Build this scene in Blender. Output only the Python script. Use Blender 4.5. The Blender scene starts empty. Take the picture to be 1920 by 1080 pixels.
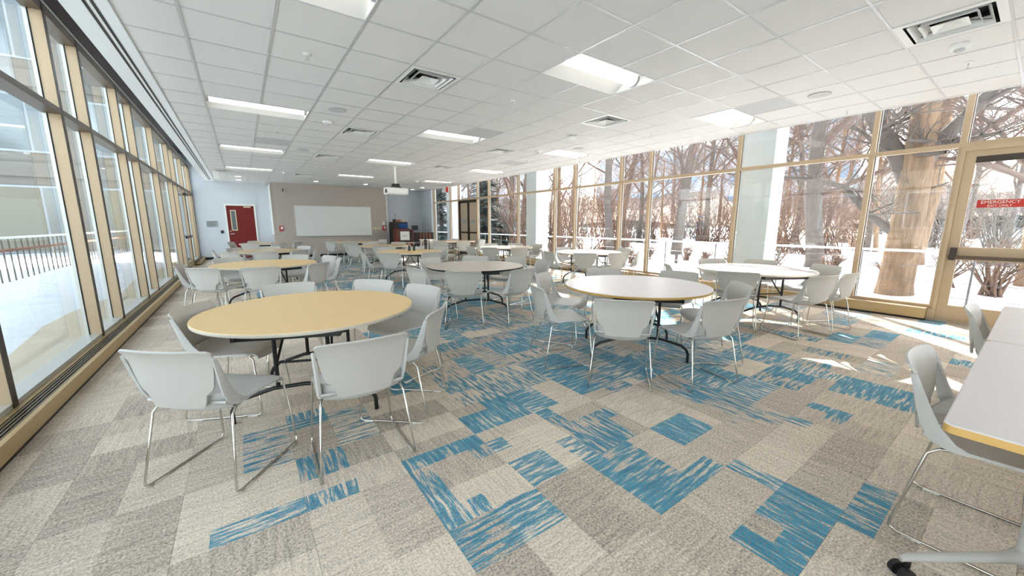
import bpy, math, random
from mathutils import Vector, Matrix

S = bpy.context.scene
COL = S.collection
R = math.radians
PI = math.pi

# ------------------------------------------------------------------ camera
CAM_H = 1.37
cam = bpy.data.cameras.new('camera')
cam.sensor_width = 36.0
cam.lens = 704.68 / 1920 * 36.0
cam.clip_start = 0.05
cam.clip_end = 500
camo = bpy.data.objects.new('camera', cam)
COL.objects.link(camo)
camo.location = (0, 0, CAM_H)
camo.rotation_euler = (R(90 - 9.644), 0, R(-35.474))
S.camera = camo

# ------------------------------------------------------------------ world, sun, exposure
W = bpy.data.worlds.new('world')
S.world = W
W.use_nodes = True
wn = W.node_tree
sky = wn.nodes.new('ShaderNodeTexSky')
sky.sky_type = 'NISHITA'
sky.sun_disc = False
sky.sun_elevation = R(34)
sky.sun_rotation = R(45)
sky.air_density = 1.0
sky.dust_density = 1.2
hsv = wn.nodes.new('ShaderNodeHueSaturation')       # thin winter haze: a paler sky
hsv.inputs['Saturation'].default_value = .26
wn.links.new(sky.outputs[0], hsv.inputs['Color'])
wn.links.new(hsv.outputs[0], wn.nodes['Background'].inputs[0])
wn.nodes['Background'].inputs[1].default_value = 0.26

sun = bpy.data.lights.new('sun', 'SUN')
sun.energy = 7.5
sun.color = (1.0, 0.95, 0.87)
sun.angle = R(0.6)
suno = bpy.data.objects.new('sun', sun)
COL.objects.link(suno)
suno.location = (30, 30, 30)
suno.rotation_euler = Vector((-0.586, -0.586, -0.559)).to_track_quat('-Z', 'Y').to_euler()

S.view_settings.view_transform = 'Standard'
S.view_settings.look = 'None'
S.view_settings.gamma = 1.0
S.view_settings.use_curve_mapping = False
S.view_settings.exposure = 2.4
TROFFER = .62
S.cycles.max_bounces = 8
S.cycles.diffuse_bounces = 4
S.cycles.glossy_bounces = 3
S.cycles.transmission_bounces = 4
S.cycles.transparent_max_bounces = 16
S.cycles.sample_clamp_indirect = 4.0
S.cycles.caustics_reflective = False
S.cycles.caustics_refractive = False
S.cycles.use_denoising = True

# ------------------------------------------------------------------ materials
MATS = {}
def srgb(r, g, b):
    f = lambda c: (c / 255 / 12.92) if c / 255 <= .04045 else ((c / 255 + .055) / 1.055) ** 2.4
    return (f(r), f(g), f(b), 1)

def mat(name, col, rough=.5, metal=0.0, noise=0.0, nscale=40.0, bump=0.0, spec=.5, coord='Object', stretch=None):
    m = bpy.data.materials.new(name)
    m.use_nodes = True
    nt = m.node_tree
    b = nt.nodes['Principled BSDF']
    b.inputs['Roughness'].default_value = rough
    b.inputs['Metallic'].default_value = metal
    b.inputs['Specular IOR Level'].default_value = spec
    tc = nt.nodes.new('ShaderNodeTexCoord')
    src = tc.outputs[coord]
    if stretch:
        mp = nt.nodes.new('ShaderNodeMapping')
        mp.inputs['Scale'].default_value = stretch
        nt.links.new(src, mp.inputs[0]); src = mp.outputs[0]
    n = nt.nodes.new('ShaderNodeTexNoise')
    n.inputs['Scale'].default_value = nscale
    n.inputs['Detail'].default_value = 4
    nt.links.new(src, n.inputs['Vector'])
    mx = nt.nodes.new('ShaderNodeMix'); mx.data_type = 'RGBA'
    mx.inputs['A'].default_value = tuple(c * (1 - noise) for c in col[:3]) + (1,)
    mx.inputs['B'].default_value = tuple(min(1, c * (1 + noise)) for c in col[:3]) + (1,)
    nt.links.new(n.outputs['Fac'], mx.inputs['Factor'])
    nt.links.new(mx.outputs['Result'], b.inputs['Base Color'])
    if bump:
        bp = nt.nodes.new('ShaderNodeBump'); bp.inputs['Strength'].default_value = bump
        bp.inputs['Distance'].default_value = .01 if bump < 1 else .06
        nt.links.new(n.outputs['Fac'], bp.inputs['Height'])
        nt.links.new(bp.outputs[0], b.inputs['Normal'])
    MATS[name] = m
    return m

def emit(name, col, strength):
    m = bpy.data.materials.new(name); m.use_nodes = True
    nt = m.node_tree; nt.nodes.remove(nt.nodes['Principled BSDF'])
    e = nt.nodes.new('ShaderNodeEmission')
    e.inputs[0].default_value = col; e.inputs[1].default_value = strength
    nt.links.new(e.outputs[0], nt.nodes['Material Output'].inputs[0])
    MATS[name] = m
    return m

def glass(name, tint, ior=1.45, rough=0.0):
    m = bpy.data.materials.new(name); m.use_nodes = True
    nt = m.node_tree; nt.nodes.remove(nt.nodes['Principled BSDF'])
    t = nt.nodes.new('ShaderNodeBsdfTransparent'); t.inputs[0].default_value = tint
    g = nt.nodes.new('ShaderNodeBsdfGlossy'); g.inputs['Roughness'].default_value = rough
    # Schlick reflectance, the same from either side of the thin sheet
    geo = nt.nodes.new('ShaderNodeNewGeometry')
    dt = nt.nodes.new('ShaderNodeVectorMath'); dt.operation = 'DOT_PRODUCT'
    nt.links.new(geo.outputs['Normal'], dt.inputs[0]); nt.links.new(geo.outputs['Incoming'], dt.inputs[1])
    def mth(op, a, b=0.0, c=0.0):
        x = nt.nodes.new('ShaderNodeMath'); x.operation = op
        for i, v in enumerate((a, b, c)):
            if hasattr(v, 'links'): nt.links.new(v, x.inputs[i])
            else: x.inputs[i].default_value = v
        return x.outputs[0]
    f0 = ((ior - 1) / (ior + 1)) ** 2
    k = mth('POWER', mth('SUBTRACT', 1.0, mth('ABSOLUTE', dt.outputs['Value'])), 5.0)
    F = mth('MULTIPLY_ADD', k, 1 - f0, f0)
    mx = nt.nodes.new('ShaderNodeMixShader')
    nt.links.new(F, mx.inputs[0]); nt.links.new(t.outputs[0], mx.inputs[1]); nt.links.new(g.outputs[0], mx.inputs[2])
    nt.links.new(mx.outputs[0], nt.nodes['Material Output'].inputs[0])
    MATS[name] = m
    return m

mat('tile', srgb(226, 224, 222), .9, noise=.05, nscale=260, bump=.15)
mat('tile_grey', srgb(196, 197, 199), .8, noise=.03, nscale=60)
mat('grid', srgb(196, 196, 196), .28, spec=.9)
mat('white_paint', srgb(238, 240, 242), .7, noise=.015, nscale=3)
mat('white_paint_shaded', srgb(206, 212, 219), .75, noise=.015, nscale=3)  # white paint again, with the end walls' shade put into the colour
mat('white_metal', srgb(235, 235, 232), .4)
mat('champagne', srgb(190, 166, 136), .38, metal=.15, noise=.05, nscale=6, stretch=(1, 1, .2))
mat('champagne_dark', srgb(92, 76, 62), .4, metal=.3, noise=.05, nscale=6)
mat('gasket', srgb(30, 30, 30), .6)
mat('silver', srgb(205, 205, 200), .35, metal=.4)
mat('heater', srgb(186, 160, 116), .4, metal=.2, noise=.05, nscale=4)
mat('grille', srgb(120, 108, 92), .45, metal=.5)
mat('black', srgb(18, 18, 20), .45)
mat('black_metal', srgb(22, 22, 24), .35)
mat('spandrel', srgb(58, 40, 34), .15, spec=.8)
mat('plastic', srgb(192, 187, 180), .42, noise=.01, nscale=8)
mat('plastic_seat', srgb(198, 196, 192), .45, noise=.01, nscale=8)
mat('chrome', srgb(215, 212, 205), .14, metal=1.0)
mat('maple', srgb(238, 203, 146), .5, noise=.07, nscale=14, stretch=(1, 6, 1))
mat('maple_pale', srgb(216, 184, 138), .35, noise=.04, nscale=14, stretch=(1, 6, 1))
mat('taupe_top', srgb(196, 182, 166), .32, noise=.02, nscale=14)
mat('laminate', srgb(222, 214, 212), .3, noise=.015, nscale=20)
mat('maple_edge', srgb(214, 170, 100), .5, noise=.08, nscale=20)
mat('white_edge', srgb(222, 212, 196), .5)
mat('panel_fabric', srgb(186, 175, 166), .95, noise=.10, nscale=55, bump=.2)
mat('whiteboard', srgb(222, 223, 220), .22)
mat('red_door', srgb(112, 6, 4), .45, noise=.05, nscale=3)
mat('red', srgb(190, 28, 30), .5)
mat('red_sign', srgb(196, 46, 34), .5)
mat('blue_cloth', srgb(24, 70, 130), .7)
mat('cherry', srgb(104, 36, 20), .4, noise=.15, nscale=10, stretch=(4, 4, 1))
mat('dark_wood', srgb(48, 32, 30), .5, noise=.15, nscale=10)
mat('orange_wood', srgb(176, 96, 52), .5, noise=.1, nscale=10)
mat('paper', srgb(238, 236, 230), .8)
mat('ink', srgb(90, 90, 92), .8)
mat('beige_plate', srgb(214, 196, 160), .5)
mat('sign_grey', srgb(150, 158, 160), .5, noise=.15, nscale=120)
mat('door_panel', srgb(186, 168, 148), .6)
mat('bronze', srgb(62, 50, 42), .4, metal=.3)
mat('stain', srgb(120, 118, 114), .6)
mat('duct', srgb(112, 112, 112), .35, metal=.7)
# outdoors
mat('snow', srgb(240, 242, 246), .8, noise=.03, nscale=1.5, bump=.3)
mat('paving', srgb(206, 190, 166), .8, noise=.08, nscale=2.5)
mat('bark', srgb(140, 114, 90), .95, noise=.65, nscale=13, bump=1.0, stretch=(1, 1, .2))
mat('bark_grey', srgb(104, 94, 88), .9, noise=.3, nscale=14, bump=.8, stretch=(1, 1, .25))
mat('twig', srgb(112, 92, 82), .9, noise=.2, nscale=6)
mat('brush', srgb(132, 106, 90), .9, noise=.3, nscale=3)
mat('brush_grey', srgb(120, 112, 106), .9, noise=.3, nscale=3)
mat('evergreen', srgb(64, 84, 82), .9, noise=.4, nscale=5)
mat('hill', srgb(140, 120, 108), .95, noise=.35, nscale=.8)
mat('concrete', srgb(128, 123, 118), .85, noise=.04, nscale=1.5)
mat('concrete_grey', srgb(176, 184, 194), .85, noise=.04, nscale=1.5)
mat('shade', srgb(132, 127, 112), .8, noise=.03, nscale=1)
mat('window_blue', srgb(120, 156, 186), .08, spec=.9)
mat('window_dark', srgb(96, 106, 112), .08, spec=.9)
mat('brick_red', srgb(150, 96, 76), .9, noise=.15, nscale=6)
mat('jacket', srgb(60, 120, 170), .8)
mat('trousers', srgb(50, 66, 92), .8)
mat('skin', srgb(210, 160, 135), .6)
mat('cap', srgb(40, 150, 190), .7)
glass('glass', (.94, .96, .96, 1))
glass('glass_left', (.86, .92, .93, 1), 1.5)
emit('lens', (1.0, .955, .87, 1), TROFFER)
emit('downlight_lens', (1.0, .97, .9, 1), 2.0)

# ------------------------------------------------------------------ mesh helpers
class MB:
    def __init__(s):
        s.v = []; s.f = []; s.sm = []
    def add(s, verts, faces, smooth=False):
        o = len(s.v); s.v += [tuple(p) for p in verts]
        for f in faces:
            s.f.append(tuple(o + i for i in f)); s.sm.append(smooth)
        return s
    def box(s, x0, x1, y0, y1, z0, z1):
        x0, x1 = min(x0, x1), max(x0, x1); y0, y1 = min(y0, y1), max(y0, y1); z0, z1 = min(z0, z1), max(z0, z1)
        return s.add([(x0, y0, z0), (x1, y0, z0), (x1, y1, z0), (x0, y1, z0), (x0, y0, z1), (x1, y0, z1), (x1, y1, z1), (x0, y1, z1)],
                     [(0, 3, 2, 1), (4, 5, 6, 7), (0, 1, 5, 4), (1, 2, 6, 5), (2, 3, 7, 6), (3, 0, 4, 7)])
    def obox(s, c, sx, sy, sz, rz=0):
        ca, sa = math.cos(rz), math.sin(rz)
        p = []
        for z in (-sz / 2, sz / 2):
            for x, y in ((-1, -1), (1, -1), (1, 1), (-1, 1)):
                x *= sx / 2; y *= sy / 2
                p.append((c[0] + x * ca - y * sa, c[1] + x * sa + y * ca, c[2] + z))
        return s.add(p, [(0, 3, 2, 1), (4, 5, 6, 7), (0, 1, 5, 4), (1, 2, 6, 5), (2, 3, 7, 6), (3, 0, 4, 7)])
    def tube(s, pts, r, n=6, cap=True):
        pts = [Vector(p) for p in pts]
        rs = r if isinstance(r, (list, tuple)) else [r] * len(pts)
        rings = []; ref = None
        for i, p in enumerate(pts):
            if i == 0: d = pts[1] - p
            elif i == len(pts) - 1: d = p - pts[i - 1]
            else: d = (pts[i + 1] - p).normalized() + (p - pts[i - 1]).normalized()
            if d.length < 1e-9: d = Vector((0, 0, 1))
            d.normalize()
            if ref is None:
                ref = Vector((0, 0, 1)) if abs(d.z) < .9 else Vector((1, 0, 0))
            u = ref - d * ref.dot(d)
            if u.length < 1e-5:
                u = d.orthogonal()
            u.normalize(); ref = u; w = d.cross(u)
            rings.append([p + (u * math.cos(2 * PI * k / n) + w * math.sin(2 * PI * k / n)) * rs[i] for k in range(n)])
        v = [q for rg in rings for q in rg]; f = []
        for i in range(len(rings) - 1):
            for k in range(n):
                a = i * n + k; b = i * n + (k + 1) % n
                f.append((a, b, b + n, a + n))
        s.add(v, f, True)
        if cap:
            s.add(rings[0], [tuple(reversed(range(n)))]); s.add(rings[-1], [tuple(range(n))])
        return s
    def lathe(s, prof, n=24, c=(0, 0, 0), smooth=True):
        v = []; f = []
        for r, z in prof:
            for k in range(n):
                a = 2 * PI * k / n
                v.append((c[0] + r * math.cos(a), c[1] + r * math.sin(a), c[2] + z))
        for i in range(len(prof) - 1):
            for k in range(n):
                a = i * n + k; b = i * n + (k + 1) % n
                f.append((a, b, b + n, a + n))
        return s.add(v, f, smooth)
    def disc(s, r, z, n=24, c=(0, 0), up=True):
        v = [(c[0] + r * math.cos(2 * PI * k / n), c[1] + r * math.sin(2 * PI * k / n), z) for k in range(n)]
        return s.add(v, [tuple(range(n)) if up else tuple(reversed(range(n)))])
    def sheet(s, grid, t):
        # grid[i][j] of points -> closed shell of thickness t along the normals
        ni, nj = len(grid), len(grid[0])
        P = [[Vector(p) for p in row] for row in grid]
        N = []
        for i in range(ni):
            row = []
            for j in range(nj):
                a = P[min(i + 1, ni - 1)][j] - P[max(i - 1, 0)][j]
                b = P[i][min(j + 1, nj - 1)] - P[i][max(j - 1, 0)]
                n = a.cross(b)
                row.append(n.normalized() if n.length > 1e-9 else Vector((0, 0, 1)))
            N.append(row)
        top = [P[i][j] + N[i][j] * t / 2 for i in range(ni) for j in range(nj)]
        bot = [P[i][j] - N[i][j] * t / 2 for i in range(ni) for j in range(nj)]
        f = []; k = ni * nj
        for i in range(ni - 1):
            for j in range(nj - 1):
                a = i * nj + j
                f.append((a, a + nj, a + nj + 1, a + 1))
                f.append((k + a, k + a + 1, k + a + nj + 1, k + a + nj))
        s.add(top + bot, f, True)
        rim = [(0, j) for j in range(nj)] + [(i, nj - 1) for i in range(1, ni)] + [(ni - 1, j) for j in range(nj - 2, -1, -1)] + [(i, 0) for i in range(ni - 2, 0, -1)]
        o = [i * nj + j for i, j in rim]
        v = [top[q] for q in o] + [bot[q] for q in o]; n = len(o)
        s.add(v, [(q, (q + 1) % n, n + (q + 1) % n, n + q) for q in range(n)], False)
        return s
    def data(s, name, m):
        me = bpy.data.meshes.new(name)
        me.from_pydata(s.v, [], s.f)
        if m: me.materials.append(MATS[m])
        me.polygons.foreach_set('use_smooth', s.sm)
        me.update()
        return me
    def obj(s, name, m, parent=None, loc=None, rz=0):
        return link(name, s.data(name, m), parent, loc, rz)

def link(name, data, parent=None, loc=None, rz=0):
    o = bpy.data.objects.new(name, data)
    COL.objects.link(o)
    if parent: o.parent = parent
    if loc: o.location = loc
    if rz: o.rotation_euler[2] = rz
    return o
def tag(o, label=None, cat=None, group=None, kind=None):
    if label: o['label'] = label
    if cat: o['category'] = cat
    if group: o['group'] = group
    if kind: o['kind'] = kind
    return o
def thing(name, loc, label, cat, group=None, rz=0):
    return tag(link(name, None, None, loc, rz), label, cat, group)
def struct(name, loc=(0, 0, 0), label=None):
    return tag(link(name, None, None, loc), label, None, None, 'structure')
def copy_tree(o, parent=None):
    c = o.copy(); COL.objects.link(c); c.parent = parent
    for ch in o.children: copy_tree(ch, c)
    return c
def B(*a): return MB().box(*a)
def text(name, body, size, m, parent, loc, rot, extrude=.0004, align='CENTER'):
    cu = bpy.data.curves.new(name, 'FONT'); cu.body = body; cu.size = size; cu.extrude = extrude
    cu.align_x = align; cu.align_y = 'CENTER'
    cu.materials.append(MATS[m])
    o = link(name, cu, parent, loc); o.rotation_euler = rot
    return o

# ------------------------------------------------------------------ main dimensions
CEIL = 2.996
XL = -1.376          # room face of left mullions
GL = -1.50           # left glass
XR = 8.026           # room face of right mullions
GR = 8.125           # right glass
CXL, CXR = -.915, 7.703   # edges of the ceiling
YB, YP, YF = 18.75, 18.0, -5.0
GX, GY, GP = .383, 4.044, .61   # ceiling grid origin and pitch

# ------------------------------------------------------------------ floor: carpet tiles
def carpet_mat():
    m = bpy.data.materials.new('carpet'); m.use_nodes = True
    nt = m.node_tree; L = nt.links; b = nt.nodes['Principled BSDF']
    b.inputs['Roughness'].default_value = .95; b.inputs['Specular IOR Level'].default_value = .15
    def at(n):
        a = nt.nodes.new('ShaderNodeAttribute'); a.attribute_name = n; return a.outputs['Fac']
    blue, tone, dr = at('blue'), at('tone'), at('dir')
    geo = nt.nodes.new('ShaderNodeNewGeometry')
    def noise(scale, vec, detail=2, rough=.5):
        mp = nt.nodes.new('ShaderNodeMapping'); mp.inputs['Scale'].default_value = vec
        L.new(geo.outputs['Position'], mp.inputs[0])
        n = nt.nodes.new('ShaderNodeTexNoise'); n.inputs['Scale'].default_value = scale
        n.inputs['Detail'].default_value = detail; n.inputs['Roughness'].default_value = rough
        L.new(mp.outputs[0], n.inputs['Vector']); return n.outputs['Fac']
    def mixf(f, a, bb):
        x = nt.nodes.new('ShaderNodeMix'); x.data_type = 'FLOAT'
        for sck, v in ((x.inputs['Factor'], f), (x.inputs['A'], a), (x.inputs['B'], bb)):
            if hasattr(v, 'links'): L.new(v, sck)
            else: sck.default_value = v
        return x.outputs['Result']
    def mixc(f, a, bb):
        x = nt.nodes.new('ShaderNodeMix'); x.data_type = 'RGBA'
        for sck, v in ((x.inputs['Factor'], f), (x.inputs['A'], a), (x.inputs['B'], bb)):
            if hasattr(v, 'links'): L.new(v, sck)
            else: sck.default_value = v
        return x.outputs['Result']
    def mth(op, a, bb=0.0, c=0.0):
        x = nt.nodes.new('ShaderNodeMath'); x.operation = op
        for i, v in enumerate((a, bb, c)):
            if hasattr(v, 'links'): L.new(v, x.inputs[i])
            else: x.inputs[i].default_value = v
        return x.outputs[0]
    def ramp(v, lo, hi):
        x = nt.nodes.new('ShaderNodeMapRange'); x.inputs['From Min'].default_value = lo; x.inputs['From Max'].default_value = hi
        L.new(v, x.inputs['Value']); return x.outputs['Result']
    st = mixf(dr, noise(1, (46, 4.5, 1), 4, .68), noise(1, (4.5, 46, 1), 4, .68))     # streaks across or along
    fine = noise(1, (95, 95, 1), 4, .8)
    ftile = noise(1, (420, 420, 1), 1, .6)
    # blue where the streak value falls below the density of the block
    dens = mth('MULTIPLY_ADD', blue, .24, .36)
    k = ramp(mth('SUBTRACT', dens, st), -.03, .03)
    k = mth('MULTIPLY', k, mth('GREATER_THAN', blue, .05))
    kk = mth('MULTIPLY', k, mth('MULTIPLY_ADD', ramp(fine, .38, .52), .8, .2))
    tn = mth('ADD', tone, mth('MULTIPLY_ADD', st, 1.5, -.75))
    tn = mth('ADD', tn, mth('MULTIPLY_ADD', fine, 4.4, -2.2))
    tn = ramp(tn, -.25, 1.25)
    cr = nt.nodes.new('ShaderNodeValToRGB'); L.new(tn, cr.inputs[0])
    e = cr.color_ramp.elements
    e[0].color = srgb(138, 127, 117); e[1].color = srgb(246, 230, 209)
    x = e.new(.5); x.color = srgb(206, 191, 174)
    blu = mixc(ramp(mth('ADD', mth('MULTIPLY', fine, .6), mth('MULTIPLY', st, .9)), .5, .95), srgb(6, 100, 136), srgb(86, 176, 200))
    ink = mixc(ramp(ftile, .3, .7), (.9, .9, .9, 1), (1.08, 1.08, 1.08, 1))
    c = mixc(kk, cr.outputs[0], blu)
    x = nt.nodes.new('ShaderNodeMix'); x.data_type = 'RGBA'; x.blend_type = 'MULTIPLY'; x.inputs['Factor'].default_value = 1
    L.new(c, x.inputs['A']); L.new(ink, x.inputs['B'])
    L.new(x.outputs['Result'], b.inputs['Base Color'])
    bp = nt.nodes.new('ShaderNodeBump'); bp.inputs['Strength'].default_value = .35; bp.inputs['Distance'].default_value = .004
    L.new(fine, bp.inputs['Height']); L.new(bp.outputs[0], b.inputs['Normal'])
    MATS['carpet'] = m
carpet_mat()

BLUE = [[(-.32,1.85),(-.19,2.01),(.16,1.95),(.15,1.85)],[(.16,2.06),(.37,2.05),(.31,1.84),(.15,1.87)],[(.16,2.34),(.38,2.31),(.37,2.1),(.19,2.13)],
[(.62,1.99),(.76,1.93),(.75,1.22),(.62,1.21)],[(.69,2.01),(.92,1.99),(1.34,1.86),(1.24,1.8),(.85,1.83),(.68,1.88)],[(1.15,2.3),(1.34,2.29),(1.32,1.99),(1.13,2.0)],
[(.69,1.68),(.79,1.62),(.85,1.35),(.69,1.3)],[(.7,1.34),(1.11,1.36),(1.12,1.15),(1.02,1.15),(.65,1.17)],[(1.14,1.6),(1.41,1.58),(1.41,1.36),(1.12,1.34)],[(.12,3.0),(.64,2.9),(.66,2.75),(.14,2.8)],
[(1.48,1.6),(1.64,1.58),(1.64,.85),(1.48,.85)],[(1.72,1.06),(2.04,1.06),(2.09,.86),(1.6,.84),(1.63,.95)],[(1.6,1.85),(1.83,1.8),(1.92,1.38),(1.62,1.41)],
[(1.9,1.8),(2.1,1.68),(1.95,1.35),(1.86,1.48)],[(2.09,1.36),(2.51,1.36),(2.57,1.15),(2.1,1.15)],[(2.9,1.6),(3.19,1.45),(3.06,1.12),(2.9,1.02),(2.84,1.19)],
[(3.0,1.1),(3.18,.92),(3.16,.72),(2.95,.86)],[(3.35,.9),(3.58,.88),(3.52,.64),(3.27,.65)],[(3.92,.88),(4.2,.88),(4.22,.44),(3.87,.4)],
[(2.1,.9),(2.25,.88),(2.25,.37),(2.1,.36)],[(1.9,.64),(2.12,.62),(2.14,.37),(1.88,.38)],[(2.38,.43),(2.56,.41),(2.58,.2),(2.1,.2),(2.1,.37)],[(1.64,.6),(1.8,.57),(1.94,.39),(1.62,.36)],
[(1.44,2.54),(1.62,2.54),(1.62,2.32),(1.42,2.3)],[(1.6,2.32),(1.84,2.32),(1.8,1.86),(1.6,1.88)]]
def inside(p, poly):
    x, y = p; c = False; n = len(poly)
    for i in range(n):
        x1, y1 = poly[i]; x2, y2 = poly[(i + 1) % n]
        if (y1 > y) != (y2 > y) and x < (x2 - x1) * (y - y1) / (y2 - y1) + x1: c = not c
    return c
rng = random.Random(11)
CELL = .125
CO = (.13, -.12)
blockval = {}
def block(ix, iy):
    # one woven block: half a tile long, a quarter wide, turned from tile to tile
    turn = ((ix // 4) * 7 + (iy // 4) * 5 + ((ix // 4) * (iy // 4)) % 3) % 2
    key = (turn, ix // 2, iy // 4) if turn else (turn, ix // 4, iy // 2)
    if key not in blockval: blockval[key] = (rng.random(), rng.random(), rng.random())
    return turn, blockval[key]
def field(x, y):
    if x < -.1: return .0
    if y < 2.4 and x < 1.4: return .0
    if y < 1.0: return .0 if x < 2.9 else .28
    if x < 1.2: return .16 if y < 6 else .45
    d = abs((x - 2.7) - .0) / 3.4
    v = (.86 if y < 3 else .95) * math.exp(-d * d * 1.1)
    if y < 2.0 and x < 2.8: v *= .35
    if x > 5.2: v = max(v, .38)
    return v
def carpet_cell(ix, iy):
    x = CO[0] + (ix + .5) * CELL; y = CO[1] + (iy + .5) * CELL
    turn, (a, b_, c_) = block(ix, iy)
    bl = 0.0
    if any(inside((x, y), p) for p in BLUE): bl = .55 + .45 * b_
    elif a < field(x, y): bl = .35 + .6 * b_
    tn = .24 + .62 * c_
    return bl, tn, float(turn)
floor = struct('floor')
B(XL - .2, XR + .15, YF, YB, -.12, -.012).obj('subfloor', 'stain', floor)
tiles = []
ix0 = int(math.floor((XL - CO[0]) / .5)); ix1 = int(math.ceil((XR - CO[0]) / .5))
iy0 = int(math.floor((YF - CO[1]) / .5)); iy1 = int(math.ceil((YB - CO[1]) / .5))
fw = Vector((math.sin(R(35.474)), math.cos(R(35.474))))
for tx in range(ix0, ix1):
    for ty in range(iy0, iy1):
        c = Vector((CO[0] + (tx + .5) * .5, CO[1] + (ty + .5) * .5))
        if c.x < XL + .12 - .25 or c.x > XR + .3: continue
        dep = c.dot(fw); lat = abs(c.x * fw.y - c.y * fw.x)
        vis = dep > .8 and lat < dep * 1.40 + .6
        tiles.append((0 if vis else 1, c.length, tx, ty))
tiles.sort()
def tile_mesh(cells, name):
    v = []; f = []; A = []
    for tx, ty in cells:
        g = .0005
        x0, y0 = CO[0] + tx * .5, CO[1] + ty * .5
        xs = [max(min(x0 + (g if i == 0 else .5 - g if i == 4 else i * CELL), XR + .1), XL) for i in range(5)]
        ys = [y0 + (g if i == 0 else .5 - g if i == 4 else i * CELL) for i in range(5)]
        o = len(v)
        v += [(xx, yy, 0.0) for yy in ys for xx in xs]
        for j in range(4):
            for i in range(4):
                a = o + j * 5 + i
                f.append((a, a + 1, a + 6, a + 5)); A.append(carpet_cell(tx * 4 + i, ty * 4 + j))
        o2 = len(v)
        cs = [(xs[0], ys[0]), (xs[4], ys[0]), (xs[4], ys[4]), (xs[0], ys[4])]
        v += [(x, y, 0.0) for x, y in cs] + [(x, y, -.01) for x, y in cs]
        for i in range(4):
            f.append((o2 + i, o2 + 4 + i, o2 + 4 + (i + 1) % 4, o2 + (i + 1) % 4)); A.append((0., .3, 0.))
    me = bpy.data.meshes.new(name); me.from_pydata(v, [], f)
    me.materials.append(MATS['carpet'])
    for k, nm in enumerate(('blue', 'tone', 'dir')):
        at = me.attributes.new(nm, 'FLOAT', 'FACE')
        at.data.foreach_set('value', [q[k] for q in A])
    me.update()
    return me
for _, _, tx, ty in tiles[:300]:
    link('carpet_tile', tile_mesh([(tx, ty)], 'carpet_tile'), floor)
tag(link('carpet_field', tile_mesh([(a, b) for _, _, a, b in tiles[300:]], 'carpet_field'), floor), kind='stuff')

# ------------------------------------------------------------------ ceiling
ceiling = struct('ceiling')
LIGHTS = [(i, j) for j in (-7.5, -1.5, 4.5, 10.5, 16.5) for i in (0, 5, 10)]
DIFF = [(i, j) for j in (-5.5, .5, 5.5, 10.5, 17.5) for i in (2.5, 7.5)]
GREY = {(5, 3), (9, -3), (0, 8), (9, 7)}
holes = set()
for i, j in LIGHTS:
    holes |= {(i - 1, math.floor(j)), (i, math.floor(j))}
for i, j in DIFF: holes.add((math.floor(i), math.floor(j)))
tm = B(-.296, .296, -.296, .296, 0, .016).data('ceiling_tile', 'tile')
tmg = B(-.296, .296, -.296, .296, 0, .016).data('ceiling_tile', 'tile_grey')
IL = (-.64 - GX) / GP
allt = []
J0, J1 = -14, 24
for i in range(-2, 12):
    for j in range(J0, J1 + 1):
        if (i, j) in holes: continue
        x0 = GX + i * GP; x1 = x0 + GP
        y0 = GY + j * GP; y1 = y0 + GP
        full = i > -2
        if i == -2: x0 = -.64
        if y1 > YB: y1 = YB
        if y1 - y0 < .05: continue
        c = Vector(((x0 + x1) / 2, (y0 + y1) / 2)); dep = c.dot(fw); lat = abs(c.x * fw.y - c.y * fw.x)
        vis = dep > 1.0 and lat < dep * 1.45 + .5 and dep > 1.1
        allt.append((0 if vis else 1, c.length, i, j, x0, x1, y0, y1))
allt.sort()
rest = MB()
TZ = CEIL + .004
for k, (_, _, i, j, x0, x1, y0, y1) in enumerate(allt):
    if k < 300:
        if i > -2 and y1 - y0 > .6:
            link('ceiling_tile', tmg if (i, j) in GREY else tm, ceiling, ((x0 + x1) / 2, (y0 + y1) / 2, TZ))
        else:
            B(x0 + .007, x1 - .007, y0 + .007, y1 - .007, TZ, TZ + .016).obj('ceiling_tile', 'tile', ceiling)
    else:
        rest.box(x0 + .007, x1 - .007, y0 + .007, y1 - .007, TZ, TZ + .016)
tag(rest.obj('ceiling_tile_field', 'tile', ceiling), kind='stuff')
# exposed tee grid: runners along the room, cross tees across it
for i in range(-1, 13):
    x = GX + i * GP
    segs = []; y = GY + J0 * GP
    cuts = sorted([(GY + math.floor(jj) * GP, GY + (math.floor(jj) + 1) * GP) for ii, jj in LIGHTS if ii == i])
    for a, b in cuts:
        segs.append((y, a)); y = b
    segs.append((y, YB))
    for a, b in segs:
        if b - a > .05: B(x - .012, x + .012, a, b, CEIL, CEIL + .006).obj('grid_runner', 'grid', ceiling)
for j in range(J0, J1 + 1):
    y = GY + j * GP
    if y < YB: B(-.64, CXR, y - .010, y + .010, CEIL + .0005, CEIL + .006).obj('cross_tee', 'grid', ceiling)
# roof slab over it and the plain soffit beside the left windows
B(CXL, CXR, YF, YB, CEIL + .30, CEIL + .5).obj('roof_slab', 'white_paint', ceiling)
B(CXL, -.64, YF, YB, CEIL - .002, CEIL + .03).obj('soffit', 'white_paint', ceiling)
for x in (-.782, -.735): B(x - .011, x + .011, YF, YB - .5, CEIL - .004, CEIL - .001).obj('air_slot', 'black', ceiling)
B(-.640, -.632, YF, YB, CEIL - .004, CEIL + .002).obj('wall_angle', 'grid', ceiling)
B(CXL - .02, CXL, YF, YB, CEIL - .002, 3.9).obj('pocket_face', 'white_paint', ceiling)
B(-1.7, CXL, YF, YB, 3.9, 4.1).obj('pocket_top', 'bronze', ceiling)
B(CXR, CXR + .02, YF, YB, CEIL - .002, 3.6).obj('pocket_face', 'white_paint', ceiling)
B(CXR, 8.4, YF, YB + .2, 3.6, 3.8).obj('pocket_top', 'white_paint', ceiling)

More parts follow.
